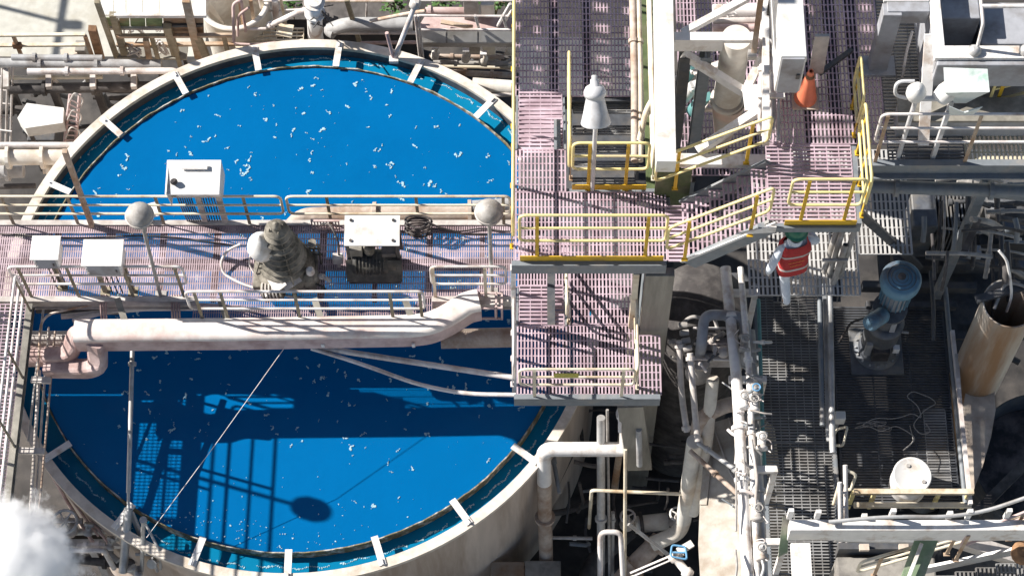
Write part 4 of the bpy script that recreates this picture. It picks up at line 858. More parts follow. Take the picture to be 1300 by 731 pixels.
# pump
p=P(1112,450,ZM); t=thing('vertical_pump','grey vertical pump on a square base plate with a bolted ring, blue motor on top','pump',p)
MB().box6(p.x-.42,p.x+.42,p.y-.36,p.y+.45,ZM+.0,ZM+.05).build('base_plate','motor_grey',t,.008)
pc=p+Vector((0,.08,0))
MB().lathe([(.38,.051),(.38,.1),(.3,.1),(.3,.14)],pc,32).build('ring_flange','motor_grey',t)
for i in range(16):
    a=2*PI*i/16; MB().lathe([(.018,.1),(.018,.13)],pc+Vector((math.cos(a)*.34,math.sin(a)*.34,0)),6).build('bolt','galvanised',t)
MB().lathe([(.3,.14),(.28,.3),(.28,1.0),(.3,1.01),(.3,1.08),(.22,1.1)],pc,28).build('casing','motor_grey',t)
MB().box6(pc.x-.14,pc.x+.12,pc.y-.33,pc.y-.25,.3+ZM,.62+ZM).build('inspection_window','rubber',t)
MB().box6(pc.x+.18,pc.x+.28,pc.y-.26,pc.y-.18,.45+ZM,.6+ZM).build('name_plate','white_paint',t)
MB().box6(pc.x-.26,pc.x-.16,pc.y-.26,pc.y-.2,.35+ZM,.75+ZM).build('side_plate','galvanised',t)
MB().lathe([(.18,1.1),(.18,1.5),(.27,1.52),(.27,1.58)],pc,24).build('lantern','motor_grey',t)
for k_ in range(4): MB().bar(pc+Vector((.2*math.cos(k_*PI/2+.4),.2*math.sin(k_*PI/2+.4),1.1)),pc+Vector((.2*math.cos(k_*PI/2+.4),.2*math.sin(k_*PI/2+.4),1.5)),.08,.03).build('yoke','machine_grey',t)
MB().lathe([(.1,0),(.13,.05),(.13,.36),(.1,.4)],pc+Vector((-.1,-.12,1.62)),14,(-.6,-.5,.25)).build('side_motor','motor_blue',t)
mcn=pc+Vector((.06,.12,1.58))
MB().lathe([(.2,0),(.21,.03),(.21,.62)],mcn,32).build('motor','machine_grey',t)
MB().lathe([(.3,.6),(.31,.64),(.31,.76),(.27,.82),(.06,.83),(.05,.85)],mcn,32).build('fan_cowl','motor_blue',t)
MB().lathe([(.06,.835),(.06,.86),(.03,.87)],mcn,12).build('fan_hub','rubber',t)
for i in range(3): MB().tube([mcn+Vector((math.cos(a_)*(.1+.06*i),math.sin(a_)*(.1+.06*i),.826)) for a_ in [k_*PI/10 for k_ in range(20)]],.006,5,closed=True).build('guard_ring','motor_grey',t)
for i in range(20):
    a=2*PI*i/20; MB().bar(mcn+Vector((math.cos(a)*.225,math.sin(a)*.225,.05)),mcn+Vector((math.cos(a)*.225,math.sin(a)*.225,.6)),.012,.03,Vector((math.cos(a),math.sin(a),0))).build('cooling_fin','motor_blue',t)
MB().tube(fillet([pc+Vector((-.2,-.1,1.5)),pc+Vector((-.55,-.05,1.2)),pc+Vector((-.62,.0,.3))],.2),.02,7).build('cable','rubber',t)
MB().tube([pc+Vector((.28,0,.7)),pc+Vector((.42,-.02,.7))],.02,7).build('drain_cock','galvanised',t)
# drum
p=P(1151,619,ZM); t=thing('white_drum','dirty white plastic drum with a flat lid standing at the front of the pump deck','drum',p)
MB().lathe([(.27,.0),(.29,.05),(.29,.22),(.3,.24),(.3,.3),(.29,.32),(.29,.5)],p,32).build('body','white_paint',t)
MB().lathe([(.295,.5),(.3,.52),(.3,.55),(.285,.565),(.27,.555),(0.0,.552)],p,32).build('lid','white_cover',t)
for a,r_ in ((-.6,.2),(1.9,.16)): MB().lathe([(.035,.553),(.03,.575)],p+Vector((math.cos(a)*r_,math.sin(a)*r_,0)),10).build('bung','lamp_grey',t)
# rope
rp=[]; 
for (x,y) in ((1150,568),(1165,556),(1148,545),(1135,540),(1120,548),(1105,541),(1095,540),(1110,530),(1138,532),(1160,524),(1172,532),(1165,515),(1150,503),(1160,496),(1180,505),(1188,512),(1175,520),(1158,540),(1170,552),(1182,548),(1176,538)): rp.append(P(x+random.uniform(-2,2),y,ZM+.03+random.uniform(0,.03)))
t=thing('tangled_rope','thin pale rope lying in loose tangles on the dark deck above the white drum','rope',rp[0])
MB().tube(fillet(rp,.2,6),.008,6).build('rope_run','rope',t)
rp=[P(1088+random.uniform(-8,52),538+random.uniform(-8,10),ZM+.03) for _ in range(16)]; MB().tube(fillet(rp,.12,5),.005,5).build('loose_strand','rope',t)
rp=[P(1150,568,ZM+.55),P(1146,572,ZM+.5),P(1160,560,ZM+.4),P(1155,540,ZM+.05)]; MB().tube(fillet(rp,.1),.008,6).build('rope_end','rope',t)
# rails between walkway and pump deck
for x,r_,lab in ((1040,.04,'dark steel rail post line left of the pump deck, nearest the walkway'),(1053,.05,'pale steel rail tube between the lower walkway and the pump deck')):
    tag(MB().tube([P(x,345,ZM+1.0),P(x+4,575 if x==1053 else 540,ZM+.9)],r_,8).build('rail_tube','galvanised' if x==1053 else 'beam_grey'),lab,'railing')
tag(MB().bar(P(1047,380,ZM+.9),P(1051,560,ZM+.8),.05,.05).build('angle_strip','galvanised'),'toothed grey angle strip beside the pale rail tube','strip')
p=P(1066,530,ZM+.6); t=thing('switch_box','small white box on the rail between walkway and pump deck, above the cream loop','electrical box',p)
MB().box(p,(.16,.14,.22)).build('enclosure','white_cover',t,.015); MB().tube([p+Vector((0,0,-.11)),Z(p,ZM)],.02,6).build('leg','galvanised',t)
tag(MB().tube(fillet([P(1062,545,ZM+.5),P(1076,541,ZM+.7),P(1070,566,ZM+.6),P(1054,564,ZM+.5)],.05,closed=True),.02,7,closed=True).build('grab_loop','rail_cream'),'small cream grab loop under the white switch box','handle')
pipe('process_pipe','dark green tinted rail line right of the pump deck','pipe',[P(1200,365,ZM+.3),P(1212,500,ZM+.3),P(1226,640,ZM+.2)],.04,'beam_grey',bend=.5)
for i,(xa,ya,xb,yb) in enumerate(((1209,420,1232,640),(1214,450,1222,560))):
    tag(MB().bar(P(xa,ya,ZM+.5),P(xb,yb,ZM+.4),.06,.08).build('flat_bar','rail_white' if i==0 else 'galvanised'),('pale flat bar running down the right side of the pump deck','short grey flat bar beside the tan plate')[i],'bar')
# tan plate with round edge
pl=[P(1226,498,ZM),P(1262,486,ZM),P(1264,520,ZM),P(1258,555,ZM),P(1248,590,ZM),P(1236,622,ZM),P(1228,622,ZM),P(1218,540,ZM)]
t=thing('curved_plate','tan steel plate with a curved right edge lying under the rusty stack','plate',P(1240,560,ZM-.1))
MB().slab(pl,.03).build('sheet','tan_plate',t)
MB().slab([P(1262,486,ZM-.05),P(1264,520,ZM-.05),P(1258,555,ZM-.05),P(1248,590,ZM-.05),P(1236,622,ZM-.05),P(1232,622,ZM-.05),P(1258,486,ZM-.05)],.5).build('skirt','tan_plate',t)
# rusty stack pipe
p=P(1282,385,ZM+2.6); t=thing('open_stack','wide rusty open topped steel stack at the right edge with a white hose','stack',Z(p,ZG))
MB().lathe([(.4,ZG),(.4,p.z-.005),(.405,p.z),(.38,p.z),(.375,p.z-.5),(.375,ZG+2)],Z(p,0),40,cap0=False,cap1=False).build('shell','stack_steel',t)
MB().bar(p+Vector((-.5,.05,.02)),p+Vector((.6,.38,.04)),.12,.06).build('cross_bar','beam_dark',t)
tag(MB().tube(fillet([P(1268,318,ZM+3.5),P(1278,330,ZM+3.4),P(1282,350,ZM+3.1),P(1285,375,ZM+2.7),P(1278,395,ZM+2.2)],.2),.022,7).build('vent_hose','white_paint'),'white hose bending down into the rusty stack','hose')
pipe('process_pipe','grey ring pipe arching behind the rusty stack','pipe',[P(1262,392,ZM+2.5),P(1276,358,ZM+2.7),P(1300,362,ZM+2.7),P(1320,380,ZM+2.6)],.025,'lamp_grey',bend=.3)
# dark beams under right deck
pipe('process_pipe','large dark blue pipe running along under the right hand deck','pipe',[P(1090,236,3.2),P(1330,244,3.2)],.1,'beam_grey',n=14,flanges=((0,.2),(0,.7)))
pipe('process_pipe','second pale pipe stub lit at the right edge under the deck','pipe',[P(1245,240,3.0),P(1330,250,3.0)],.11,'beam_grey',n=14)
beam('dark diagonal brace dropping left from the deck pipe past the finned gearbox',(1252,225),(1188,372),3.0,ZM+.2,.14,.12,'beam_grey','steel_brace','brace')
beam('dark diagonal brace from the landing corner down toward the gearbox',(1090,262),(1170,335),3.4,ZM+.6,.14,.12,'beam_dark','steel_brace','brace')
beam('dull strut right of the finned gearbox in shadow',(1242,278),(1222,325),2.4,2.0,.1,.1,'dusty_dark','steel_strut','strut')
p=P(1180,320,ZM); t=thing('finned_gearbox','dark finned gearbox standing in the shade right of the blue motor','machine',p)
MB().box6(p.x-.45,p.x-.05,p.y-.1,p.y+.5,ZM,ZM+1.1).build('housing','motor_grey',t,.03)
for i in range(9): MB().box6(p.x-.04+i*.06,p.x-.02+i*.06,p.y-.15,p.y+.6,ZM+.1,ZM+.95).build('fin','motor_grey',t)
MB().box6(p.x-.04,p.x+.5,p.y-.05,p.y+.5,ZM,ZM+.8).build('core','beam_dark',t)
MB().box6(p.x+.52,p.x+.75,p.y-.3,p.y-.1,ZM+.2,ZM+.45).build('terminal_box','machine_grey',t,.01)
MB().box6(p.x-.6,p.x+.9,p.y-.25,p.y+.7,ZM-.3,ZM-.01).build('base','beam_dark',t)
p=P(1272,300,ZM); t=thing('shaded_motor','dark electric motor in the shade at the right edge under the deck','machine',p)
MB().lathe([(.2,-.5),(.34,-.48),(.34,.5),(.2,.55)],p+Vector((.1,.15,.5)),20,(1,0,0)).build('motor_body','beam_dark',t)
MB().box6(p.x-.4,p.x+.7,p.y-.2,p.y+.5,ZM-.2,ZM+.1).build('base','beam_dark',t)
MB().box6(p.x-.2,p.x+.2,p.y-.25,p.y-.1,ZM+.5,ZM+.75).build('terminal_box','motor_grey',t)
p=P(1296,345,ZM); tag(MB().lathe([(.1,0),(.16,.03),(.16,.3),(.1,.36)],p,16).build('dark_actuator','motor_grey'),'small dark actuator at the right edge above the rusty stack','valve')
for i,(xa,ya,xb,yb,z_,w_,h_,m_) in enumerate(((1095,360,1240,362,ZM+.2,.12,.2,'beam_dark'),(1100,385,1215,386,ZM+.1,.1,.15,'beam_dark'),(1200,330,1310,335,ZM+.3,.14,.2,'beam_dark'),(1215,415,1300,420,ZM-.4,.14,.2,'beam_dark'))):
    beam(('dark beam crossing behind the blue motor','dark beam crossing at the back edge of the pump deck','dark beam right of the finned gearbox','dark beam low behind the rusty stack')[i],(xa,ya),(xb,yb),z_,z_,w_,h_,m_)
t=thing('dark_floor_plate','dark floor plate under the shaded machines','platform',P(1200,330,ZM-.4))
MB().box6(P(1112,300,ZM-.4).x,P(1345,300,ZM-.4).x,P(1200,430,ZM-.4).y,P(1200,190,ZM-.4).y,ZM-.45,ZM-.4).build('sheet','beam_dark',t)  # one dark colour over the whole sheet
# ladder-like tubes right below worker
ZM_=ZM; ZM=ZWK
t=thing('pipe_rack','upright rack of short dark pipes with open ends right of the worker','pipe rack',P(1060,345,ZM))
for x,y,h_ in ((1052,350,1.0),(1066,352,1.15),(1046,345,.9),(1058,360,.8)):
    p=P(x,y,ZM); MB().tube([p,p+Vector((.1,.25,h_))],.045,9,cap=False).build('tube','lamp_grey',t)
MB().tube([P(1044,330,ZM+.7),P(1076,330,ZM+.7)],.03,7).build('tie_bar','lamp_grey',t)
ZM=ZM_
# ================================================================== BOTTOM RIGHT
ZT=3.2
beam('long white horizontal beam across the lower right corner',(1003,666),(1345,666),ZT,ZT,.15,.42,'white_paint')
p0=P(1003,668,ZT)
t=thing('beam_post','white end post under the left end of the long white beam','post',Z(P(1006,690,ZT),ZM))
MB().bar((p0.x+.14,p0.y-.2,ZT-.14),(p0.x+.14,p0.y-1.3,ZT-.14),.26,.1).build('flange','white_paint',t)
MB().slab([P(994,655,ZT-.1),P(1002,652,ZT-.1),P(1000,700,ZT-.6),P(988,706,ZT-.6)],.04).build('web','green_paint',t)
for i,(x,h_) in enumerate(((1002,.3),(1037,.25),(1097,.1),(1131,.3),(1204,.2),(1228,.28),(1277,.3))):
    p=P(x,662,ZT+.0); p.y+=.06
    tag(MB().bar(Z(p,ZT+.003),Z(p,ZT+h_),.07,.05,Vector((0,1,0))).build('stud','white_paint'),'short white stud number along the long white beam: '.replace(' number','')+('at its left end','second from its left end','third, small and low','fourth, left of the green brace','fifth, small, right of the green brace','sixth, before the hose climbs','last, where the hose climbs away')[i],'stud')
tag(MB().tube(fillet([P(1052,662,ZT+.1),P(1130,655,ZT+.22),P(1200,656,ZT+.2),P(1250,649,ZT+.25),P(1300,632,ZT+.4),P(1340,618,ZT+.5)],.5),.028,7).build('beam_hose','galvanised'),'grey hose lying along the long white beam and climbing away to the right','hose')
beam('pale green diagonal brace below the long white beam',(1178,680),(1148,760),ZT-.45,ZT-1.0,.3,.06,'green_paint','steel_brace','brace')
beam('slim white strip on the pale green diagonal brace',(1170,690),(1143,760),ZT-.4,ZT-.9,.05,.05,'white_paint','steel_brace','brace')
# rails over drum
t=thing('drum_rail','cream flat bar guard rail in front of the white drum','railing',P(1080,640,ZM))
za=ZM+.55
MB().bar(P(1084,624,za),P(1236,624,za),.08,.07).build('top_rail','rail_cream',t)
MB().bar(P(1084,641,za-.35),P(1233,641,za-.35),.08,.06).build('bottom_rail','rail_cream',t)
for x in (1084,1111,1193,1231):
    a=P(x,624,za-.05); MB().bar(a,Z(a,za-.75),.06,.05,Vector((0,1,0))).build('post','yellow_pale',t)
t=thing('ladder_rails','pair of white ladder stiles with yellow grab loops at the left of the drum','ladder',P(1072,720,ZM))
for x in (1066,1073): MB().tube([P(x,590 if x==1073 else 612,ZM+1.5),P(x+2,700,ZM+.8),P(x-2,742,ZM+.2)],.035,8).build('stile','rail_white',t)
for k_ in range(6): MB().tube([P(1066,625+k_*18,ZM+1.35-k_*.13),P(1075,625+k_*18,ZM+1.35-k_*.13)],.02,6).build('rung','rail_white',t)
MB().tube(fillet([P(1072,595,ZM+1.45),P(1087,602,ZM+1.4),P(1080,622,ZM+1.1),P(1073,620,ZM+1.1)],.06),.025,7).build('grab_loop','rail_cream',t)
MB().tube([P(1058,640,ZM+1.1),P(1066,612,ZM+1.4)],.025,7).build('stay','rail_cream',t)
# slanted stair bottom right
rail('stair_rail','long pinkish stair handrail slanting across the bottom right corner, upper run',P(1213,735,2.0)+Vector((0,.3,0)),P(1330,690,2.5)+Vector((0,.3,0)),1.0,'pink_paint','rust_pale',post_at=[.02,.6,.98],low=.5)
rail('stair_rail','long pale stair handrail slanting across the bottom right corner, lower run',P(1085,752,1.6)+Vector((0,.2,0)),P(1300,690,2.0)+Vector((0,.2,0)),.75,'rail_cream','rust_pale',post_at=[.12,.55,.98],low=.4)
t=thing('corner_stair','dark grating stair under the slanting handrails in the bottom right corner','stairs',P(1250,740,1.2))
for k_ in range(6):
    a=P(1190+k_*26,760-k_*5,1.0+.18*k_); b=MB(); grating(b,a.x,a.x+.3,a.y-.4,a.y+.35,a.z,'y',.05,.022,.12); b.build('tread','grating_grey',t)
MB().bar(P(1150,728,1.3),P(1330,690,2.2),.04,.25).build('stringer','galvanised',t)
tag(MB().lathe([(.02,0),(.16,.03),(.17,.12),(.1,.18)],P(1297,704,2.2),14).build('rusty_cap','rust'),'small rusty cap at the right edge beside the slanting handrail','cap')
t=thing('concrete_block','dull brown concrete plinth below the long white beam','plinth',P(1130,745,.3))
MB().box6(P(1062,720,.3).x,P(1188,720,.3).x,P(1100,800,.3).y,P(1100,706,.3).y,-1.2,.3).build('body','concrete',t,.03)
MB().box6(P(1062,690,.3).x,P(1188,690,.3).x,P(1100,702,.3).y,P(1100,694,.3).y,.1,.5).build('dark_rail','beam_dark',t)
for x in (1090,1140): MB().box6(P(x,690,.5).x,P(x+12,690,.5).x,P(1100,700,.5).y,P(1100,692,.5).y,.51,.58).build('clip','tan_plate',t)
pipe('process_pipe','long dull pipe below the long white beam','pipe',[P(1060,683,1.6),P(1200,686,1.6),P(1340,676,1.8)],.05,'galvanised',bend=.5)
beam('wide dull green grey beam slanting below the long white beam at the right',(1200,676),(1345,722),1.6,1.2,.2,.2,'dusty_pipe')
# large dark round vessel at right
p=P(1330,585,ZM-1.2); t=thing('dark_vessel','dark round open vessel at the right edge below the rusty stack','tank',Z(p,ZG))
MB().lathe([(1.2,ZG),(1.2,p.z),(1.18,p.z),(1.16,ZG+.5)],Z(p,0),56,cap0=False,cap1=False).build('shell','beam_dark',t)
MB().lathe([(0,-2.6),(1.165,-2.6)],Z(p,0),40,cap0=False,cap1=False).build('contents','rubber',t)
MB().bar(P(1240,650,ZM-1),P(1300,590,ZM-1.1),.16,.1).build('walkway_arm','dusty_dark',t)
# ================================================================== PIPE BUNDLE AND PALE VESSEL
ZP=.7
def onplane(px_,py_,p0,n):
    d=P(px_,py_,-1)-CAM; return CAM+d*((p0-CAM).dot(n)/d.dot(n))
cn=Vector((-.42,-.02,.9)).normalized(); cp=P(920,640,-1.2)
t=thing('pale_chute','broad pale sloping chute left of the white pipe bundle','chute',Z(cp,ZG))
ol=[onplane(x,y,cp,cn) for x,y in ((903,536),(960,520),(975,640),(985,800),(892,800),(886,690),(888,640))]
MB().slab(ol,.9,cn).build('body','chute_dusty',t,.015)
MB().slab([onplane(x,y,cp+cn*.03,cn) for x,y in ((897,545),(908,540),(897,640),(888,640))],.06,cn).build('edge_flange','chute_dusty',t)
for xa,ya,xb,yb in ((908,548,950,640),(925,530,950,590)): MB().tube([onplane(xa,ya,cp+cn*.02,cn),onplane((xa+xb)/2-3,(ya+yb)/2+4,cp+cn*.02,cn),onplane(xb,yb,cp+cn*.02,cn)],.014,6).build('seam','dusty_pipe',t)
for x,y in ((905,700),(960,700),(960,560)): q_=onplane(x,y,cp-cn*.9,cn); MB().bar(q_,Z(q_,ZG),.2,.2).build('leg','dusty_pipe',t)
def run(i,lab,pts_,r_,m_,**k): return pipe('process_pipe',lab,'pipe',[P(*q3) for q3 in pts_],r_,m_,**k)
run(0,'fat white pipe running down the picture, main pipe of the bundle beside the pale chute',((921,340,ZP),(935,480,ZP),(950,745,ZP)),.085,'white_paint',n=14,flanges=((0,.45),(1,.25),(1,.5)))
run(0,'slim white pipe just right of the fat white pipe in the bundle',((940,340,ZP+.1),(951,470,ZP+.1),(962,745,ZP)),.05,'white_paint',n=10,flanges=((0,.9),(1,.3),(1,.62)))
run(0,'grey pipe at the right side of the bundle against the walkway',((953,420,ZP-.2),(961,560,ZP-.2),(970,745,ZP-.2)),.07,'galvanised',n=12,flanges=((0,.3),(1,.35),(1,.8)))
run(0,'thin teal pipe at the right of the bundle',((963,380,ZP-.1),(968,540,ZP-.1),(971,600,ZP-.1)),.03,'teal',n=8)
run(0,'thin pale pipe in the bundle over the chute',((936,520,ZP-.3),(945,745,ZP-.3)),.025,'rail_white',n=8)
for i,(y,x0_,x1_) in enumerate(((482,925,973),(596,938,987),(688,948,1000),(372,925,962))):
    t=thing('pipe_support',('white cross arm carrying the bundle, second from the top','white cross arm carrying the bundle beside the lit mesh','white cross arm carrying the bundle, lowest','bluish grey cross arm carrying the bundle, topmost in the shade')[i],'bracket',Z(P(x1_,y,ZP),ZM-.4))
    MB().bar(P(x0_,y,ZP-.08),P(x1_,y,ZP-.08),.1,.09).build('arm','white_paint',t); a=P(x1_-3,y,ZP-.1); MB().bar(a,Z(a,ZM-1.5),.08,.08,Vector((0,1,0))).build('upright','white_paint',t)
    for dx in (.0,.0): pass
# clamps, valves and small fittings along the bundle
rndm=random.Random(5)
fit=('valve with a small red tag on the fat white pipe','cream coupling high on the bundle','pale flanged valve on the slim white pipe','grey union low on the bundle','grey hose coupling near the lowest cross arm','round actuator with tangled tubing near the second cross arm','pale clamp on the grey pipe of the bundle')
for i,(x,y) in enumerate(((944,508),(945,436),(957,512),(962,650),(966,700),(959,498),(967,560))):
    p=P(x,y,ZP+.12); t=thing('pipe_fitting',fit[i],'fitting',p)
    MB().lathe([(.05,-.14),(.09,-.13),(.09,-.09),(.065,-.08),(.065,.08),(.09,.09),(.09,.13),(.05,.14)],p,12,(0.05,1,0)).build('body','white_paint' if i%2==0 else 'lamp_grey',t)
    MB().tube([p,p+Vector((rndm.uniform(-.05,.05),0,.2))],.02,6).build('stem','galvanised',t)
    wv=[p+Vector((.06*math.cos(k_*PI/5),.06*math.sin(k_*PI/5),.2)) for k_ in range(10)]
    MB().tube(wv,.012,6,closed=True).build('handwheel','blue_valve' if i==5 else 'lamp_grey',t)
    pts_=[p+Vector((rndm.uniform(-.15,.15),rndm.uniform(-.2,.2),rndm.uniform(-.05,.1))) for _ in range(5)]
    MB().tube(fillet(pts_,.08),.01,5).build('tubing','rail_white',t)
# machinery above the chute
pc=P(905,430,ZP-.3); t=thing('manifold_valve','dusty valve manifold with blue grey swan neck pipes above the pale chute','valve',Z(pc,.8))
MB().tube(fillet([pc+Vector((-.2,-.25,-.3)),pc+Vector((-.2,-.2,.3)),pc+Vector((-.15,.25,.35)),pc+Vector((.45,.25,.3)),pc+Vector((.5,-.1,.2)),pc+Vector((.5,-.3,-.3))],.16),.085,12).build('swan_neck','machine_grey',t)
MB().lathe([(.16,-.5),(.2,-.45),(.2,-.2),(.13,-.15),(.13,.0),(.17,.02),(.17,.08)],pc+Vector((-.2,-.3,-.2)),16).build('valve_body','dusty_pipe',t)
MB().box(pc+Vector((.1,-.1,-.2)),(.5,.45,.35)).build('block','dusty_pipe',t,.02)
for k_ in range(5): MB().tube([pc+Vector((-.3,-.35+k_*.13,.02)),pc+Vector((.35,-.35+k_*.13,-.02+.01*k_))],.022,6).build('tie_bar','dusty_dark' if k_%2 else 'rail_white',t)
MB().lathe([(.06,0),(.09,.03),(.09,.12),(.03,.16)],pc+Vector((.14,-.3,.1)),12).build('actuator','dusty_pipe',t)
for k_ in range(4): MB().lathe([(.035,0),(.05,.02),(.05,.14)],pc+Vector((-.55+.02*k_,.12-k_*.14,.25)),8,(1,.1*k_,0)).build('nozzle','lamp_grey',t)
MB().tube(fillet([pc+Vector((-.5,.15,.2)),pc+Vector((-.35,.25,.3)),pc+Vector((-.1,.2,.3))],.1),.03,7).build('tubing','lamp_grey',t)
p=P(913,525,ZP-.7); run(0,'dusty fat hose bend wrapping the top of the pale chute',((958,512,-.3),(925,512,-.3),(888,530,-.4),(885,560,-1.0)),.12,'dusty_pipe',bend=.35,n=14)
run(0,'pale slanted chute pipe on the left side of the pale chute',((905,480,.2),(897,560,-.8),(880,650,-2.8)),.1,'hopper_white',n=14,bend=.3)
run(0,'grey standpipe left of the manifold, leftmost of two',((862,432,ZP),(865,500,ZP-.5),(872,548,ZP-.8)),.05,'dusty_pipe',bend=.3,flanges=((0,.1),(1,.9)))
run(0,'grey standpipe left of the manifold, right one of two',((876,448,ZP),(882,520,ZP-.4),(886,560,ZP-.6)),.05,'dusty_pipe',bend=.3,flanges=((0,.1),))
run(0,'slanted grey strut pipe crossing the pale chute, upper of two',((886,562,-.5),(945,604,-.4)),.04,'galvanised',flanges=((0,.2),(0,.8)))
run(0,'slanted grey strut pipe crossing the pale chute, lower of two',((876,572,-.6),(940,630,-.5)),.04,'dusty_pipe',flanges=((0,.5),))
# brown round tank behind the olive column
p=P(890,385,-.4); t=thing('brown_tank','brown shaded round tank top behind the olive grey column','tank',Z(p,ZG))
MB().lathe([(.75,ZG),(.75,-.45),(.7,-.4),(.3,-.2),(0,-.15)],Z(p,0),40,cap0=False).build('shell','dusty_dark',t)
beam('dark beam crossing above the brown tank',(850,350),(968,352),ZM-.2,ZM-.2,.16,.24,'beam_dark')
column('dark column between the brown tank and the manifold',912,375,ZM-.4,ZG,.16,.16,'beam_dark')
# ================================================================== BOTTOM MIDDLE: pipework over the dark floor
def down(x,y,z,z2): p=P(x,y,z); return [p,Z(p,z2)]
a=P(796,505,-.2); b_=P(796,570,-.9)
pipe('process_pipe','fat white pipe dropping from the tower then turning left to the tank rim','pipe',[P(796,500,.3),P(796,570,-1.6),P(690,570,-1.6),P(691,612,-2.4)],.12,'white_paint',bend=.16,n=16,flanges=((0,.35),))
pipe('process_pipe','thick grey downpipe hugging the tank wall below the fat white pipe','pipe',[P(691,610,-2.4),P(692,662,-3.6),P(694,735,-5.2)],.12,'dusty_pipe',bend=.2,n=14,flanges=((0,.9),))
pipe('process_pipe','thin white conduit bent down beside the fat white pipe under the tower','pipe',[P(700,507,.2),P(782,508,.2),P(787,515,0),P(787,548,-.5)],.03,'rail_white',bend=.12)
pipe('process_pipe','tall pale pipe standing on the dark floor, leftmost','pipe',[P(763,530,-1),P(763,731,-4.6)],.07,'galvanised',n=12,flanges=((0,.62),))
pipe('process_pipe','thin grey upright conduit right of the tall pale pipe','pipe',[P(771,520,-1),P(774,735,-4.6)],.025,'lamp_grey')
pipe('process_pipe','slim grey pipe with a union in the middle of the dark floor','pipe',[P(778,650,-3.2),P(777,740,-5)],.035,'galvanised',flanges=((0,.1),))
pipe('process_pipe','thin cream pole standing tall in front of the dark floor','pipe',[P(794,570,-1.2),P(793,745,-4.2)],.03,'rail_cream')
tag(MB().tube(fillet([P(762,735,-3.6),P(762,675,-2.8),P(788,675,-2.8),P(791,735,-3.6)],.12),.045,8).build('hoop_rail','rail_white'),'white inverted hoop pipe at the bottom edge over the dark floor','pipe')
pipe('process_pipe','thin cream pipe running level across the dark floor to the chute','pipe',[Z(P(751,622,-2.2),-4.0),P(751,622,-2.2),P(869,627,-2.2)],.03,'rail_cream',bend=.08)
pipe('process_pipe','pale downpipe beside the chute ending in a bend on the floor','pipe',[P(882,560,-.6),P(868,660,-3.2),P(862,676,-3.6),P(828,690,-3.8)],.13,'hopper_white',bend=.3,n=16)
pipe('process_pipe','dusty pale pipe lying on the floor, slanting down left from the chute bend','pipe',[P(838,684,-4.0),P(800,722,-4.3),P(770,760,-4.6)],.16,'dusty_pipe',n=16,bend=.2,flanges=((0,.2),(0,.9)))
pipe('process_pipe','short level dusty pipe between two valves on the dark floor','pipe',[P(806,666,-4.0),P(858,660,-4.0)],.15,'hopper_white',n=16,flanges=((0,.15),(0,.85)),fm='dusty_dark')
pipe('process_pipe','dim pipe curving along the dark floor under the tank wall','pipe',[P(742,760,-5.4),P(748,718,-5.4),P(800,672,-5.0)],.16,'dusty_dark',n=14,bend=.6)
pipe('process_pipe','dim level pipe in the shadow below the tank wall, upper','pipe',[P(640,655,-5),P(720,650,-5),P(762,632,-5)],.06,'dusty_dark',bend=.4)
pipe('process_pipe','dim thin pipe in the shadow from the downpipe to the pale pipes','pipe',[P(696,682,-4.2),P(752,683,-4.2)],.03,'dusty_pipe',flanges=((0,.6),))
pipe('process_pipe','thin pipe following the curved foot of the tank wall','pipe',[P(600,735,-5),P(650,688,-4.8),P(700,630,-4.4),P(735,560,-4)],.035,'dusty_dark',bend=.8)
tag(MB().bar(P(798,665,-3.0),P(850,705,-3.6),.05,.05).build('steel_strut','galvanised'),'slim galvanised strut slanting over the floor pipes','strut')
tag(MB().bar(P(800,727,-3.4),P(868,698,-3.2),.03,.03).build('threaded_rod','rail_white'),'upper of two thin rods slanting over the floor pipes','rod')
tag(MB().bar(P(801,732,-3.45),P(869,703,-3.25),.03,.03).build('threaded_rod','rail_white'),'lower of two thin rods slanting over the floor pipes','rod')
for i,(x,y) in enumerate(((860,652),(797,655))):
    p=P(x,y,-3.4); t=thing('gate_valve',('white handwheel valve at the right end of the short level pipe','dull handwheel valve at the left end of the short level pipe')[i],'valve',p+Vector((0,0,-.6)))
    MB().tube([p+Vector((.12*math.cos(k_*PI/8),.12*math.sin(k_*PI/8),0)) for k_ in range(16)],.02,6,closed=True).build('handwheel','white_cover' if i==0 else 'dusty_pipe',t)
    for k_ in range(3): MB().tube([p,p+Vector((.11*math.cos(k_*2.09+.5),.11*math.sin(k_*2.09+.5),0))],.015,6).build('spoke','white_cover' if i==0 else 'dusty_pipe',t)
    MB().lathe([(.1,-.5),(.13,-.4),(.06,-.3),(.03,.0)],p,12).build('bonnet','dusty_pipe',t)
p=P(862,706,-3.2); t=thing('blue_valve','small valve with a blue handle between pale couplings near the chute foot','valve',p)
MB().lathe([(.06,-.25),(.1,-.22),(.1,-.12),(.07,-.1),(.07,.1),(.1,.12),(.1,.22),(.06,.25)],p+Vector((.03,-.15,0)),12,(.6,-.8,0)).build('body','white_paint',t)
MB().tube(fillet([p+Vector((-.15,-.05,.15)),p+Vector((-.12,.15,.15)),p+Vector((.1,.12,.15)),p+Vector((.12,-.1,.15))],.05,closed=True),.018,6,closed=True).build('handle','blue_valve',t)
MB().bar(p+Vector((-.12,.02,.15)),p+Vector((.12,.02,.15)),.03,.02).build('spoke','blue_valve',t)
MB().bar(p+Vector((-.02,.05,.1)),p+Vector((.22,.2,.08)),.12,.06).build('tag_plate','white_paint',t)
beam('tall olive grey steel channel standing in the shadow under the tower',(800,510),(812,590),.2,-2.0,.4,.1,'steel_plate','steel_plate_channel','column')
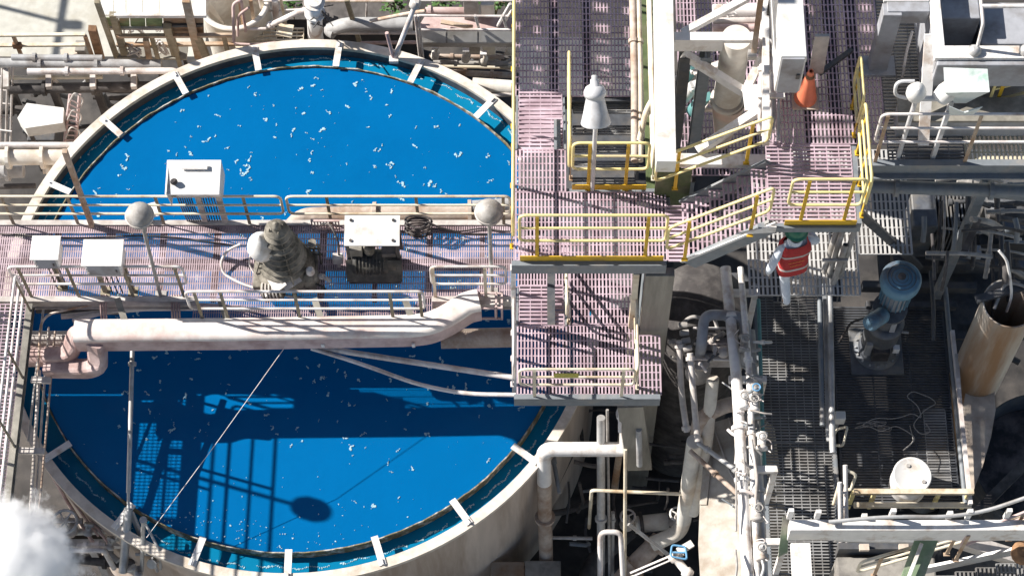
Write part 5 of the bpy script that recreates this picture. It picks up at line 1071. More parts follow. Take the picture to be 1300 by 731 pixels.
pipe('process_pipe','grey pole with an open end hanging below the tower','pipe',[P(811,545,-.5),P(812,590,-1.4)],.05,'dusty_pipe')
pipe('process_pipe','brown leaning post in the shadow under the tower','pipe',[P(787,570,-2.5),P(780,620,-4)],.06,'rust_pale')
t=thing('brown_slab','brown and grey weathered block at the bottom edge beside the tank wall','block',P(665,760,-5))
MB().box6(P(623,730,-4.4).x,P(666,730,-4.4).x,P(650,790,-4.4).y,P(650,712,-4.4).y,ZG,-4.4).build('brown_half','brick_brown',t,.02)
MB().box6(P(666.5,730,-4.4).x,P(712,730,-4.4).x,P(650,790,-4.4).y,P(650,711,-4.4).y,ZG,-4.395).build('grey_half','concrete',t,.02)
# ================================================================== YARD BEYOND THE TANK
ZY=-3.2
# pipe rack, far left
yard=[((0,80,205,82),-2.6,.09,'dusty_pipe','upper long dusty pipe of the rack at the far left'),((15,73,130,74),-2.5,.06,'galvanised','bluish pipe lying on top of the rack at the far left'),((35,91,235,90),-2.5,.06,'rail_white','bright slim pipe of the rack at the far left'),((10,99,130,98),-2.9,.04,'rail_cream','thin pale pipe lowest on the rack'),((12,113,190,110),-3.1,.1,'dusty_dark','dark pipe in the shade under the rack'),((-20,199,105,198),-2.3,.16,'hopper_white','fat pale pipe at the left edge reaching the tank rim'),((-20,184,95,184),-2.1,.05,'rail_white','slim pale pipe just above the fat pale pipe at the left edge'),((-20,218,30,217),-2.8,.13,'dusty_pipe','shaded fat pipe end below the fat pale pipe at the left edge'),((55,214,80,212),-2.6,.1,'hopper_white','stub of pale pipe against the rim below the fat pale pipe'),((-10,237,45,236),-3.2,.05,'dusty_dark','dark thin pipe below the pale stubs at the left edge'),((0,140,60,139),-3.6,.08,'dusty_dark','dark pipe behind the white tilted sheet')]
for (xa,ya,xb,yb),z_,r_,m_,lab in yard:
    pipe('yard_pipe',lab,'pipe',[P(xa,ya,z_),P(xb,yb,z_)],r_,m_,n=14,flanges=((0,.25),(0,.6)) if r_>.055 else ())
t=thing('pipe_rack','grey steel rack carrying the pipes at the far left','pipe rack',Z(P(60,95,-3),ZG))
for x in (8,62,118,170):
    a=P(x,100,-2.9); MB().bar(a,Z(a,ZG),.12,.12,Vector((0,1,0))).build('leg','dusty_dark',t); MB().bar(P(x,76,-2.75),P(x,112,-2.75),.1,.1).build('cross_arm','dusty_pipe',t)
MB().bar(P(60,95,-2.8),P(80,112,-3.2),.06,.06).build('stay','dusty_pipe',t)
t=thing('tilted_sheet','white tilted sheet roof striped by shadows among the left yard pipes','roof',P(50,150,-3.6))
MB().slab([P(22,150,-2.5),P(34,131,-2.5),P(81,137,-2.5),P(80,156,-2.5),P(32,163,-2.5)],.3).build('sheet','sheet_metal',t)
for x,y in ((34,158),(76,152)): a=P(x,y,-2.65); MB().bar(a,Z(a,-5.5),.06,.06,Vector((0,1,0))).build('leg','dusty_dark',t)
MB().box6(P(40,160,-3.6).x,P(75,160,-3.6).x,P(50,185,-3.6).y,P(50,150,-3.6).y,-4.6,-3.4).build('drive_housing','beam_dark',t,.02)
t=thing('cage_ladder','pinkish caged ladder standing against the rim right of the tilted sheet','ladder',P(95,180,-3.4))
for x in (88,100):
    MB().tube([P(x-6 if x==88 else x-4,180,-3.0),P(x+1,120,-2.2)],.03,7).build('stile','pink_paint',t)
for k_ in range(9): u=k_/8; MB().tube([P(83+5*u,178-52*u,-2.9+.7*u),P(97+4*u,178-45*u,-2.9+.6*u)],.015,5).build('rung','pink_paint',t)
for k_ in range(3): u=k_/2.2; MB().tube(fillet([P(83+5*u,176-50*u,-2.9+.7*u),P(90+5*u,160-48*u,-2.5+.7*u),P(103+4*u,168-45*u,-2.7+.6*u),P(98+4*u,178-45*u,-2.9+.6*u)],.15),.014,5).build('hoop','dusty_pipe',t)
t=thing('scaffold_tower','grey scaffold poles standing at the left edge','scaffold',P(8,190,-4))
for x in (3,10,16): MB().tube([P(x-3,190,-4.2),P(x,80,-2.6)],.025,6).build('pole','dusty_pipe',t)
for k_ in range(6): MB().tube([P(0,182-k_*17,-4+.2*k_),P(15,184-k_*17,-4+.2*k_)],.016,6).build('ledger','rail_white',t)
# left yard fence rail
t=thing('yard_rail','two bar cream rail along the edge of the sunny yard at the top left','railing',Z(P(0,70,-3.4),-3.4))
for y,z_ in ((45,-2.4),(58,-2.75)): MB().bar(P(-20,y,z_),P(108,y-1,z_),.06,.05).build('bar','rail_cream',t)
for x in (17,108): a=P(x,46,-2.42); MB().bar(a,Z(a,-3.5),.06,.06,Vector((0,1,0))).build('post','rust_pale',t)
tag(MB().box(P(22,58,-2.7),(.16,.08,.12)).build('rail_clamp','rust'),'rusty clamp on the cream rail at the top left','clamp')
t=thing('yard_bollard','small stone block with a sloping kerb behind the cream rail','block',P(100,66,-4.5))
MB().box6(P(98,60,-4).x,P(112,60,-4).x,P(100,72,-4).y,P(100,58,-4).y,-5,-3.8).build('block','concrete',t,.02); MB().bar(P(78,70,-3.9),P(98,66,-3.9),.16,.12).build('kerb','tan_plate',t)
for i,(xa,ya,za,xb,yb,zb_,w_) in enumerate(((117,36,-1.8,128,76,-3.4,.14),(123,2,-.6,150,78,-3.4,.09),(143,18,-1.4,161,78,-3.4,.12),(236,0,-.6,252,72,-3.2,.13),(185,50,-2.2,190,78,-3,.1),(440,0,-1.6,457,55,-3.2,.08),(212,33,-1.8,224,72,-3.2,.14),(250,45,-2.2,262,72,-3,.12))):
    tag(MB().bar(P(xa,ya,za),P(xb,yb,zb_),w_,w_*.8,Vector((0,1,0))).build('timber_post',('rust','olive_post','olive_post','rust_pale','rust_pale','olive_post','olive_post','olive_post')[i]),('dark brown stubby timber post left of the sheet roofed stall','slim olive post at the left corner of the stall','short olive post under the left end of the stall roof','long pale brown pole leaning in front of the stall roof','short yellowish stump in the middle under the stall','slim olive pole leaning beside the thick pale pipe at the top','olive post under the right part of the stall','short olive post where the stall meets the yard bin')[i],'post')
# stall with white sheet roof
t=thing('sheet_roof_stall','low stall with a white sheet roof in five bays, green panels below, top left','shed',Z(P(200,40,-3.5),-3.6))
zr=-1.3
for k_,(xa,xb) in enumerate(((128,144),(145,160),(161,181),(182,202),(203,262))):
    MB().slab([P(xa,19,zr-.1),P(xb-.6,19,zr-.1),P(xb-.6,0,zr-.12),P(xa,0,zr-.12)],.03).build('roof_sheet','sheet_metal',t)
MB().bar(P(145,20,zr-.14),P(262,20,zr-.14),.06,.08).build('eave_beam','white_paint',t)
xs_=[(133,150,'panel_green'),(151,164,'panel_green'),(165,184,'panel_green'),(185,206,'panel_green')]
for xa,xb,m_ in xs_: MB().slab([P(xa,23,-1.65),P(xb,23,-1.65),P(xb+.5,34,-2.15),P(xa+.5,34,-2.15)],.02,Vector((0,-.9,.4))).build('back_panel',m_,t)
MB().slab([P(207,22,-1.6),P(258,22,-1.6),P(259,45,-2.4),P(208,45,-2.4)],.02,Vector((0,-.9,.4))).build('side_panel','brick_brown',t)
for xa in (206,): MB().bar(P(xa,33,-1.9),P(258,32,-1.9),.05,.06).build('shelf','beam_dark',t)
MB().bar(P(134,36,-2.2),P(208,36,-2.2),.05,.06).build('sill','dusty_pipe',t)
t=thing('stall_rail','two long timber rails in front of the sheet roofed stall','railing',P(200,60,-3.2))
for y,z_ in ((46,-2.2),(57,-2.7)): MB().bar(P(148,y,z_),P(298,y-1,z_),.07,.06).build('bar','rust_pale',t)
for x in (192,218,284): a=P(x,46,-2.25); MB().bar(a,Z(a,-3.6),.07,.07,Vector((0,1,0))).build('post','olive_post',t)
tl=MB()
lab=('looped grey bracket leaning in the stall','thin grey bracket in the middle of the stall','pair of rods leaning at the right of the stall','tangled fittings on the floor of the stall, left','tangled fittings on the floor of the stall, right')
for i,(x,y) in enumerate(((163,42),(178,42),(205,42),(172,66),(205,66))):
    p=P(x,y,-2.9); mb=MB()
    for k_ in range(2 if i<3 else 6):
        pts_=[p+Vector((random.uniform(-.16,.16),random.uniform(-.1,.1),random.uniform(-.1,.35))) for _ in range(4)]; mb.tube(fillet(pts_,.1),.018,6)
    tag(mb.build('loose_fittings','dusty_pipe'),lab[i],'fitting')
t=thing('stall_workbench','low dusty bench below the stall rails','bench',P(185,75,-3.6))
MB().bar(P(150,64,-3.1),P(238,66,-3.1),.34,.05).build('top','steel_plate',t)
for x in (155,195,232): a=P(x,66,-3.15); MB().bar(a,Z(a,-4),.06,.06,Vector((0,1,0))).build('leg','dusty_dark',t)
# grey curved bin
pb=P(297,0,-2.2); t=thing('round_bin','pale green grey round bin with a curved cut edge at the top','bin',Z(pb,ZG))
MB().lathe([(.62,ZG+.2),(.62,-2.3),(.66,-2.25),(.66,-2.2),(.57,-2.2),(.55,-3.6),(0,-3.6)],Z(pb,0),44,cap0=False,cap1=False).build('shell','hopper_white',t)
MB().slab([P(256,5,-2.6),P(262,-4,-2.5),P(290,38,-3.2),P(262,43,-3.4)],.03).build('apron','hopper_white',t)
# small railed platform
t=thing('yard_platform','small pale grating platform with bent tube rails beyond the rim','platform',P(330,56,-2.8))
b=MB(); grating(b,P(300,50,-2.7).x,P(385,50,-2.7).x,P(340,60,-2.7).y,P(340,36,-2.7).y,-2.7,'x',.07,.03,.12); b.build('deck_grating','rail_cream',t)
MB().tube(fillet([P(297,54,-2.2),P(296,5,-1.6),P(306,0,-1.5),P(312,40,-2.3)],.15),.03,8).build('rail_tube','pink_paint',t)
MB().tube(fillet([P(302,46,-2.3),P(302,20,-1.8),P(316,10,-1.5)],.15),.025,8).build('rail_tube','pink_paint',t)
MB().tube(fillet([P(297,56,-2.5),P(330,57,-2.5),P(350,54,-2.4)],.1),.025,8).build('kick_rail','pink_paint',t)
MB().tube([P(313,37,-2.3),P(338,37,-2.3)],.03,8).build('bar','rail_white',t)
for x in (308,322): MB().bar(P(x-4,0,-1.6),P(x+2,38,-2.8),.06,.05,Vector((0,1,0))).build('post','rust_pale',t)
tag(MB().slab([P(352,29,-2.1),P(373,32,-2.1),P(370,48,-2.1),P(350,44,-2.1)],.03).build('cover_sheet','rail_cream'),'small square cream sheet lying beside the upright white pipe','sheet')
pipe('yard_pipe','upright white pipe with a bent arm beyond the rim, left of the thick pale pipe','pipe',[P(399,0,-.8),P(401,52,-2.6)],.13,'white_paint',n=16,flanges=((0,.05),(0,.3)))
pipe('yard_pipe','second upright white pipe just left of the bent arm','pipe',[P(394,12,-1.5),P(396,54,-2.6)],.07,'white_paint',n=12)
pipe('yard_pipe','white pipe arm reaching left from the upright pipe to the small platform','pipe',[P(394,12,-1.4),P(382,14,-1.5),P(340,34,-2.1)],.05,'rail_white',bend=.15,flanges=((1,.9),))
rail('yard_guard_rail','white tube guard rail at the top edge behind the upright pipe',P(336,32,-2.9),P(390,30,-2.9),1.1,'rail_white','rail_cream',post_at=[.05,.5])
pipe('yard_pipe','pale upright conduit pair beside the small platform','pipe',[P(349,0,-2),P(351,30,-2.8)],.06,'rail_white')
# tangled wires around upright pipe
mb=MB()
for k_ in range(8):
    pts_=[P(404+random.uniform(-10,20),14+random.uniform(-14,22),-1.4+random.uniform(-.3,.3)) for _ in range(4)]; mb.tube(fillet(pts_,.1),.012,5)
tag(mb.build('tangled_wires','dusty_dark'),'tangle of dark cables around the upright white pipe','cable')
# thick pale pipe right
pipe('yard_pipe','thick pale pipe with a rounded end lying level beyond the rim, top middle','pipe',[P(425,42,-2.6),P(418,38,-2.6),P(440,31,-2.4),P(524,31,-2.4)],.13,'dusty_pipe',n=16,bend=.12)
pipe('yard_pipe','slim pale pipe directly under the thick pale pipe','pipe',[P(418,42,-2.6),P(530,42,-2.6)],.035,'rail_white')
pipe('yard_pipe','slim pale pipe slanting up over the thick pale pipe','pipe',[P(470,27,-2.1),P(515,18,-1.8),P(540,14,-1.6)],.035,'rail_white')
pipe('yard_pipe','fat pinkish pipe in the background at the top, behind the leaning poles','pipe',[P(540,14,-2.6),P(592,14,-2.6)],.07,'pink_paint',flanges=((0,.1),))
pipe('yard_pipe','pinkish pipe low beside the rim under the leaning poles','pipe',[P(458,55,-2.8),P(530,54,-2.8)],.035,'pink_paint')
t=thing('tripod_poles','pair of pale poles meeting in a foot on the far rim','frame',P(499,78,ZR))
MB().tube([P(500,76,ZR),P(529,2,-.6)],.045,8).build('pole','rail_white',t); MB().tube([P(500,76,ZR),P(491,42,-1.2)],.035,8).build('pole','pink_paint',t)
MB().box(P(500,76,ZR+.04),(.16,.12,.08)).build('foot','rail_white',t); MB().lathe([(.06,-.1),(.1,-.06),(.1,.06),(.05,.1)],P(527,5,-.7),10,(.3,.2,1)).build('clamp','dusty_pipe',t)
# grey channel trough
t=thing('cable_trough','broad pale cable trough with a walk behind it beyond the tank','trough',P(590,50,-2.6))
MB().slab([P(529,54,-2.4),P(652,54,-2.4),P(652,40,-2.2),P(529,40,-2.2)],.04).build('lid','sheet_metal',t)
for x in (567,607): MB().bar(P(x,54.5,-2.37),P(x,39,-2.16),.03,.02).build('joint_strip','lamp_grey',t)
MB().slab([P(529,55,-2.42),P(652,55,-2.42),P(652,60,-2.75),P(529,60,-2.75)],.03,Vector((0,-1,0))).build('side','dusty_pipe',t)
MB().slab([P(529,38,-2.5),P(652,38,-2.5),P(652,20,-2.5),P(540,20,-2.5)],.05).build('walk','pink_paint',t)
for (xa,ya,xb,yb) in ((529,38,652,38),(529,20,652,21)): MB().tube([P(xa,ya,-2.1),P(xb,yb,-2.1)],.025,7).build('rail','rail_white',t)
for x in (529,533,605,640): MB().tube([P(x-2,20,-1.2),P(x+4,74 if x<540 else 40,-2.6)],.025,7).build('stanchion','rail_white',t)
tag(MB().bar(P(560,28,-2.35),P(600,35,-2.35),.08,.04).build('loose_plank','rust_pale'),'loose plank lying on the pink walk behind the trough','plank')
t=thing('inclined_brace','pair of white inclined braces at the top right of the yard beside the tower rail','brace',P(640,40,-2.5))
MB().tube([P(632,33,-2.3),P(648,5,-1.5)],.03,7).build('brace','rail_white',t); MB().tube([P(641,28,-2.3),P(650,14,-1.9)],.03,7).build('brace','rail_white',t)
# dark machinery between trough and rim at right
for i,(xa,ya,xb,yb,z_,r_,m_) in enumerate(((545,71,640,73,-3.4,.04,'dusty_pipe'),(550,79,645,81,-3.5,.05,'lamp_grey'),(560,84,650,86,-3.8,.04,'rail_cream'),(565,92,650,96,-3.8,.06,'rail_white'),(600,108,655,112,-3.2,.14,'hopper_white'),(620,122,655,120,-3.2,.04,'dusty_pipe'))):
    pipe('yard_pipe',('uppermost thin pipe in the dark gap under the trough','second thin pipe in the dark gap under the trough','thin cream pipe in the dark gap under the trough','bright flanged pipe lowest in the dark gap under the trough','fat pale pipe squeezed between the rim and the tower rail','thin pipe just below the fat pale one by the tower rail')[i],'pipe',[P(xa,ya,z_),P(xb,yb,z_)],r_,m_,flanges=((0,.3),(0,.7)) if i in (0,1,3) else ())
for i,(x,y) in enumerate(((553,68),(592,72),(614,76),(648,62))):
    p=P(x,y,-3.2); t=thing('small_valve',('pale valve leftmost in the gap under the trough','pale valve in the middle of the gap under the trough','slim pale valve stem right in the gap under the trough','small white box in the gap beside the tower rail')[i],'valve',p)
    MB().lathe([(.05,-.15),(.08,-.12),(.08,.05),(.03,.08),(.03,.2)],p,10,(.2,0,1)).build('body','hopper_white',t); MB().box(p+Vector((0,0,.22)),(.12,.08,.04)).build('handle','white_paint',t)
# dark background sheds at the top + plants
t=thing('dark_shed','low dark sheet roof behind the thick pale pipe at the top','shed',P(470,20,-4))
MB().box6(P(408,10,-3.6).x,P(528,10,-3.6).x,P(450,26,-3.6).y,P(450,-30,-3.6).y,ZG,-3.6).build('body','beam_dark',t); MB().slab([P(405,27,-3.55),P(530,27,-3.55),P(530,-30,-3.3),P(405,-30,-3.3)],.04).build('roof','dusty_dark',t)
t=thing('dark_shed','low dark sheet roof behind the small railed platform at the top','shed',P(330,20,-4.5))
MB().box6(P(318,10,-3.9).x,P(392,10,-3.9).x,P(340,24,-3.9).y,P(340,-30,-3.9).y,ZG,-3.9).build('body','beam_dark',t); MB().slab([P(316,25,-3.85),P(394,25,-3.85),P(394,-30,-3.6),P(316,-30,-3.6)],.04).build('roof','dusty_dark',t)
def shrub(label,x,y,z_,s,n):
    p=P(x,y,z_); t=thing('leafy_shrub',label,'plant',Z(p,z_-.5))
    st=MB(); lf=MB()
    for k_ in range(6):
        e=p+Vector((random.gauss(0,s*.5),random.gauss(0,s*.4),random.uniform(.1,.5)*s*2)); st.tube([Z(p,z_-.5),p.lerp(e,.5)+Vector((0,0,.05)),e],.01,5)
    for k_ in range(n):
        c=p+Vector((random.gauss(0,s*.5),random.gauss(0,s*.4),random.uniform(-.1,.5)*s*2)); a=random.random()*6.28; l=random.uniform(.05,.11); w_=l*.4
        d=Vector((math.cos(a),math.sin(a),random.uniform(-.5,.4))); sd=Vector((-math.sin(a),math.cos(a),random.uniform(-.4,.4)))
        lf.add([c,c+d*l*.5+sd*w_,c+d*l,c+d*l*.5-sd*w_],[(0,1,2,3)])
    st.build('stem','stem',t); lf.build('foliage','leaf',t)
shrub('small green shrub beyond the thick pale pipe, leftmost at the top edge',370,6,-3.2,.25,80)
shrub('small green shrub behind the leaning slim olive pole at the top edge',500,6,-3.0,.28,100)
shrub('small green shrub right of the tripod poles at the top edge',562,4,-3.0,.25,80)
shrub('green shrub in the top right of the yard beside the dark trough',628,4,-3.0,.3,100)
t=thing('white_drain','upright white duct box at the top right of the yard behind the trough','duct',P(603,10,-3))
a=P(598,8,-2.2); MB().box6(a.x-.13,a.x+.13,a.y-.1,a.y+.12,-4,-1.8).build('duct','lamp_grey',t,.01); MB().box6(a.x+.18,a.x+.42,a.y-.05,a.y+.15,-4,-2.1).build('duct','hopper_white',t,.01)
pipe('yard_pipe','thin tube rail across the top edge behind the thick pale pipe','railing',[P(405,2,-2),P(500,2,-2)],.02,'rail_white')
pipe('yard_pipe','thin tube rail across the top edge behind the trough','railing',[P(530,1,-1.8),P(655,1,-1.8)],.02,'rail_white')
pipe('yard_pipe','thin upright tube at the top edge left of the leaning poles','railing',[P(466,2,-2),P(465,26,-2.8)],.02,'rail_white')
# tall overhead cables out over the yard (they throw the two dark lines on the sand)
# ================================================================== STEAM
pc=P(-2,728,1.2)
def steam():
    m=bpy.data.materials.new('steam'); m.use_nodes=True; nt=m.node_tree; N=nt.nodes; L=nt.links; N.remove(N['Principled BSDF'])
    v=N.new('ShaderNodeVolumePrincipled'); v.inputs['Color'].default_value=(.9998,.9998,.9998,1); v.inputs['Anisotropy'].default_value=-.35
    g=N.new('ShaderNodeTexCoord'); n=N.new('ShaderNodeTexNoise'); n.inputs['Scale'].default_value=2.6; n.inputs['Detail'].default_value=6; n.inputs['Roughness'].default_value=.62
    L.new(g.outputs['Object'],n.inputs['Vector'])
    ln=N.new('ShaderNodeVectorMath'); ln.operation='LENGTH'; L.new(g.outputs['Object'],ln.inputs[0])
    r=N.new('ShaderNodeMapRange'); r.inputs[1].default_value=0.55; r.inputs[2].default_value=1.55; r.inputs[3].default_value=1; r.inputs[4].default_value=-.55; r.clamp=False
    L.new(ln.outputs['Value'],r.inputs[0])
    ad=N.new('ShaderNodeMath'); ad.operation='ADD'; L.new(r.outputs[0],ad.inputs[0])
    sb=N.new('ShaderNodeMath'); sb.operation='MULTIPLY_ADD'; sb.inputs[1].default_value=2.6; sb.inputs[2].default_value=-1.45; L.new(n.outputs['Fac'],sb.inputs[0]); L.new(sb.outputs[0],ad.inputs[1])
    r3=N.new('ShaderNodeMapRange'); r3.inputs[1].default_value=.0; r3.inputs[2].default_value=1.5; r3.inputs[4].default_value=24; L.new(ad.outputs[0],r3.inputs[0])
    L.new(r3.outputs[0],v.inputs['Density']); L.new(v.outputs[0],N['Material Output'].inputs['Volume']); return m
M['steam']=steam()
m_=MB().ball((0,0,0),1.75,32); o=m_.build('steam_plume','steam'); o.location=pc; 
for v in o.data.vertices: v.co.z-=1.75
o['kind']='stuff'; o['label']='thick white steam billowing into the bottom left corner beside the left walkway'; 
# lamp on the left walkway, out of frame at left: its shadow falls on the water
p=Vector((WX0+.1,0,0)); Q=P(395,646,ZW)
SUN_EL=R(38); SD=Vector((.96*math.cos(SUN_EL),-.28*math.cos(SUN_EL),-math.sin(SUN_EL))).normalized()
top=Q-SD*((2.85-ZW)/-SD.z)
lp_=Vector((top.x,top.y,0)); t=thing('lamp_post','grey globe lamp beyond the left picture edge, its round shadow on the water','lamp',lp_,'globe lamps on the bridge')
MB().tube([lp_,Z(lp_,2.6)],.035,8).build('pole','lamp_grey',t)
MB().lathe([(.05,2.66),(.16,2.7),(.2,2.78),(.2,2.92),(.16,3.0),(.05,3.04),(0,3.04)],lp_,20).build('globe','lamp_grey',t)

# ================================================================== WORKER
def worker():
    base=P(997,370,ZWK); t=thing('person','worker seen from behind in white coveralls, red vest with pale stripes and green hard hat','person',base)
    J={}; E=[]
    def j(n,x,y,z,r,par=None,ry=None):
        J[n]=(len(J),Vector((x,y,z)),r,ry or r)
        if par: E.append((J[par][0],J[n][0]))
    j('pelvis',0,0,.94,.15,None,.12); j('waist',0,.02,1.1,.15,'pelvis',.11); j('chest',0,.05,1.30,.17,'waist',.12); j('neckb',0,.07,1.46,.085,'chest'); j('neck',0,.08,1.53,.055,'neckb'); j('head1',0,.10,1.60,.08,'neck'); j('head2',0,.11,1.68,.095,'head1'); j('head3',0,.11,1.75,.07,'head2')
    j('hipL',-.1,0,.87,.105,'pelvis'); j('kneeL',-.07,-.02,.5,.078,'hipL'); j('calfL',-.06,-.12,.32,.072,'kneeL'); j('ankL',-.05,-.24,.11,.05,'calfL'); j('toeL',-.05,-.1,.035,.042,'ankL')
    j('hipR',.1,.03,.87,.105,'pelvis'); j('kneeR',.1,.24,.52,.075,'hipR'); j('ankR',.1,.27,.1,.05,'kneeR'); j('toeR',.11,.43,.04,.042,'ankR')
    j('shL',-.19,.05,1.41,.075,'chest'); j('elL',-.37,-.12,1.12,.062,'shL'); j('wrL',-.36,-.06,.9,.046,'elL'); j('palmL',-.34,-.03,.83,.036,'wrL')
    j('shR',.19,.07,1.41,.075,'chest'); j('elR',.36,.12,1.2,.06,'shR'); j('wrR',.25,.36,1.22,.042,'elR'); j('palmR',.19,.5,1.25,.033,'wrR')
    for s,(px_,py_,pz) in (('L',(-.34,-.03,.83)),('R',(.19,.5,1.25))):
        for k_ in range(4):
            d=(k_-1.5)*.02; l=(.075,.085,.08,.065)[k_]
            if s=='L': a=(px_+d*.5,py_+d+.02,pz-.04); b2=(px_+d*.5+.01,py_+d+.03,pz-.04-l*.6); c2=(px_+d*.5+.03,py_+d+.025,pz-.04-l)
            else: a=(px_+d,py_+.04,pz); b2=(px_+d,py_+.04+l*.6,pz); c2=(px_+d-.005,py_+.04+l*.85,pz-.03)
            j(f'f{s}{k_}a',*a,.011,'palm'+s); j(f'f{s}{k_}b',*b2,.0095,f'f{s}{k_}a'); j(f'f{s}{k_}c',*c2,.008,f'f{s}{k_}b')
        if s=='L': j('tLa',px_+.03,py_+.03,pz+.0,.012,'palmL'); j('tLb',px_+.045,py_+.05,pz-.04,.01,'tLa')
        else: j('tRa',px_-.035,py_+.0,pz+.01,.012,'palmR'); j('tRb',px_-.05,py_+.04,pz+.015,.01,'tRa')
    me=bpy.data.meshes.new('b'); vs=sorted(J.values(),key=lambda q:q[0]); me.from_pydata([v[1] for v in vs],E,[])
    o=bpy.data.objects.new('b',me); COL.objects.link(o)
    sk=o.modifiers.new('skin','SKIN'); sk.branch_smoothing=.4; sub=o.modifiers.new('s','SUBSURF'); sub.levels=2; sub.render_levels=2
    for i,v in enumerate(vs): me.skin_vertices[0].data[i].radius=(v[2],v[3])
    me.skin_vertices[0].data[0].use_root=True
    dg=bpy.context.evaluated_depsgraph_get(); nm=bpy.data.meshes.new_from_object(o.evaluated_get(dg)); bpy.data.objects.remove(o)
    nm.materials.clear()
    for k_ in ('coverall','skin','boot','white_paint','rubber'): nm.materials.append(M[k_])
    for p in nm.polygons:
        c=p.center; p.use_smooth=True; i=0
        if c.z>1.5 and abs(c.x)<.13: i=1
        elif c.z<.1: i=2
        elif (c-Vector((-.34,-.03,.80))).length<.13 and c.z<.88 and c.x<-.25 or (c-Vector((.19,.53,1.25))).length<.12: i=3
        p.material_index=i
    b=bpy.data.objects.new('body',nm); COL.objects.link(b); b.parent=t; WORLD['body']=base
    # the face: nose, eyes, mouth, ears (built where they are, on the far side)
    f=MB().ball(base+Vector((0,.215,1.66)),.022,8,(.7,1,1.2)).build('nose','skin',t)
    for s in (-1,1):
        MB().ball(base+Vector((s*.034,.19,1.69)),.014,8).build('eye','rubber',t); MB().ball(base+Vector((s*.1,.11,1.66)),.028,8,(.4,.7,1.1)).build('ear','skin',t)
    MB().ball(base+Vector((0,.2,1.615)),.022,8,(1.1,.4,.3)).build('mouth','vest_red',t)
    # hard hat
    hc=base+Vector((0,.10,1.70)); MB().lathe([(.165,-.02),(.16,.0),(.135,.005),(.13,.05),(.105,.11),(.06,.145),(0,.155)],hc,24,cap0=False).ball(hc+Vector((0,.12,-.01)),.09,12,(1,.7,.15)).build('hard_hat','hat_green',t)
    # collar
    MB().lathe([(.11,1.44),(.1,1.5),(.085,1.54)],base+Vector((0,.07,0)),20,cap0=False,cap1=False).build('collar','coverall',t)
    # vest : lofted shell
    rings=[(.80,.215,.165,0),(.92,.215,.165,0),(1.02,.205,.16,.01),(1.12,.2,.155,.02),(1.22,.212,.16,.035),(1.32,.225,.165,.045),(1.40,.215,.155,.055),(1.46,.16,.12,.06)]
    def loft(rs,k0=1.0,gap=0): 
        mb=MB(); n=36; vs=[]
        for z,a,bb,y in rs:
            for k_ in range(n):
                an=2*PI*k_/n; ca,sa=math.cos(an),math.sin(an); w_=1+.012*math.sin(an*7+z*9)
                vs.append(base+Vector((math.copysign(abs(ca)**.65,ca)*a*k0*w_, y+math.copysign(abs(sa)**.6,sa)*bb*.9*k0*w_, z+.02*ca)))
        mb.add(vs,[(i*n+k_,i*n+(k_+1)%n,(i+1)*n+(k_+1)%n,(i+1)*n+k_) for i in range(len(rs)-1) for k_ in range(n)],True); return mb
    v=loft(rings).build('vest','vest_red',t)
    def ring_at(z):
        for r0,r1 in zip(rings,rings[1:]):
            if r0[0]<=z<=r1[0]:
                u=(z-r0[0])/(r1[0]-r0[0]); return (z,)+tuple(r0[i]+(r1[i]-r0[i])*u for i in (1,2,3))
    for z in (.95,1.27): loft([ring_at(z),ring_at(z+.02),ring_at(z+.042)],1.02).build('reflective_band','reflective',t)
    m=MB()
    for row,z in ((0,1.17),(1,1.09)):
        for k_ in range(11 if row==0 else 8):
            x=(-.11 if row==0 else -.08)+k_*.021; rg=ring_at(z); yb=rg[3]-rg[2]*.905*1.012-.004
            for q_ in range(2): m.box(base+Vector((x+q_*.007,yb,z+.02*x/.2)),(.004,.004,.026 if (k_+q_)%3 else .018))
            m.box(base+Vector((x+.004,yb,z+.01*((k_%3)-1)+.02*x/.2)),(.008,.004,.005))
    m.build('vest_lettering','vest_print',t)
    t.rotation_euler=(0,0,R(12)); t.scale=(1.05,1.05,1.05)
worker()
# ================================================================== LIGHT
w=bpy.data.worlds.new('World'); S.world=w; w.use_nodes=True; nt=w.node_tree
sky=nt.nodes.new('ShaderNodeTexSky'); sky.sky_type='NISHITA'; sky.sun_disc=False; sky.sun_elevation=SUN_EL; sky.sun_rotation=math.atan2(-.96,.28)
nt.links.new(sky.outputs[0],nt.nodes['Background'].inputs[0]); nt.nodes['Background'].inputs[1].default_value=.05
sl=bpy.data.lights.new('sun','SUN'); sl.energy=5; sl.angle=R(.53); sl.color=(1,.95,.88)
so=bpy.data.objects.new('sun',sl); COL.objects.link(so); so.rotation_euler=SD.to_track_quat('-Z','Y').to_euler(); so.location=(-20,6,25)
S.render.engine='CYCLES'
S.view_settings.view_transform='Standard'; S.view_settings.look='None'; S.view_settings.gamma=1; S.view_settings.exposure=.8
S.cycles.volume_bounces=48; S.cycles.max_bounces=48; S.cycles.diffuse_bounces=4; S.cycles.glossy_bounces=4
S.render.resolution_x=1024; S.render.resolution_y=575
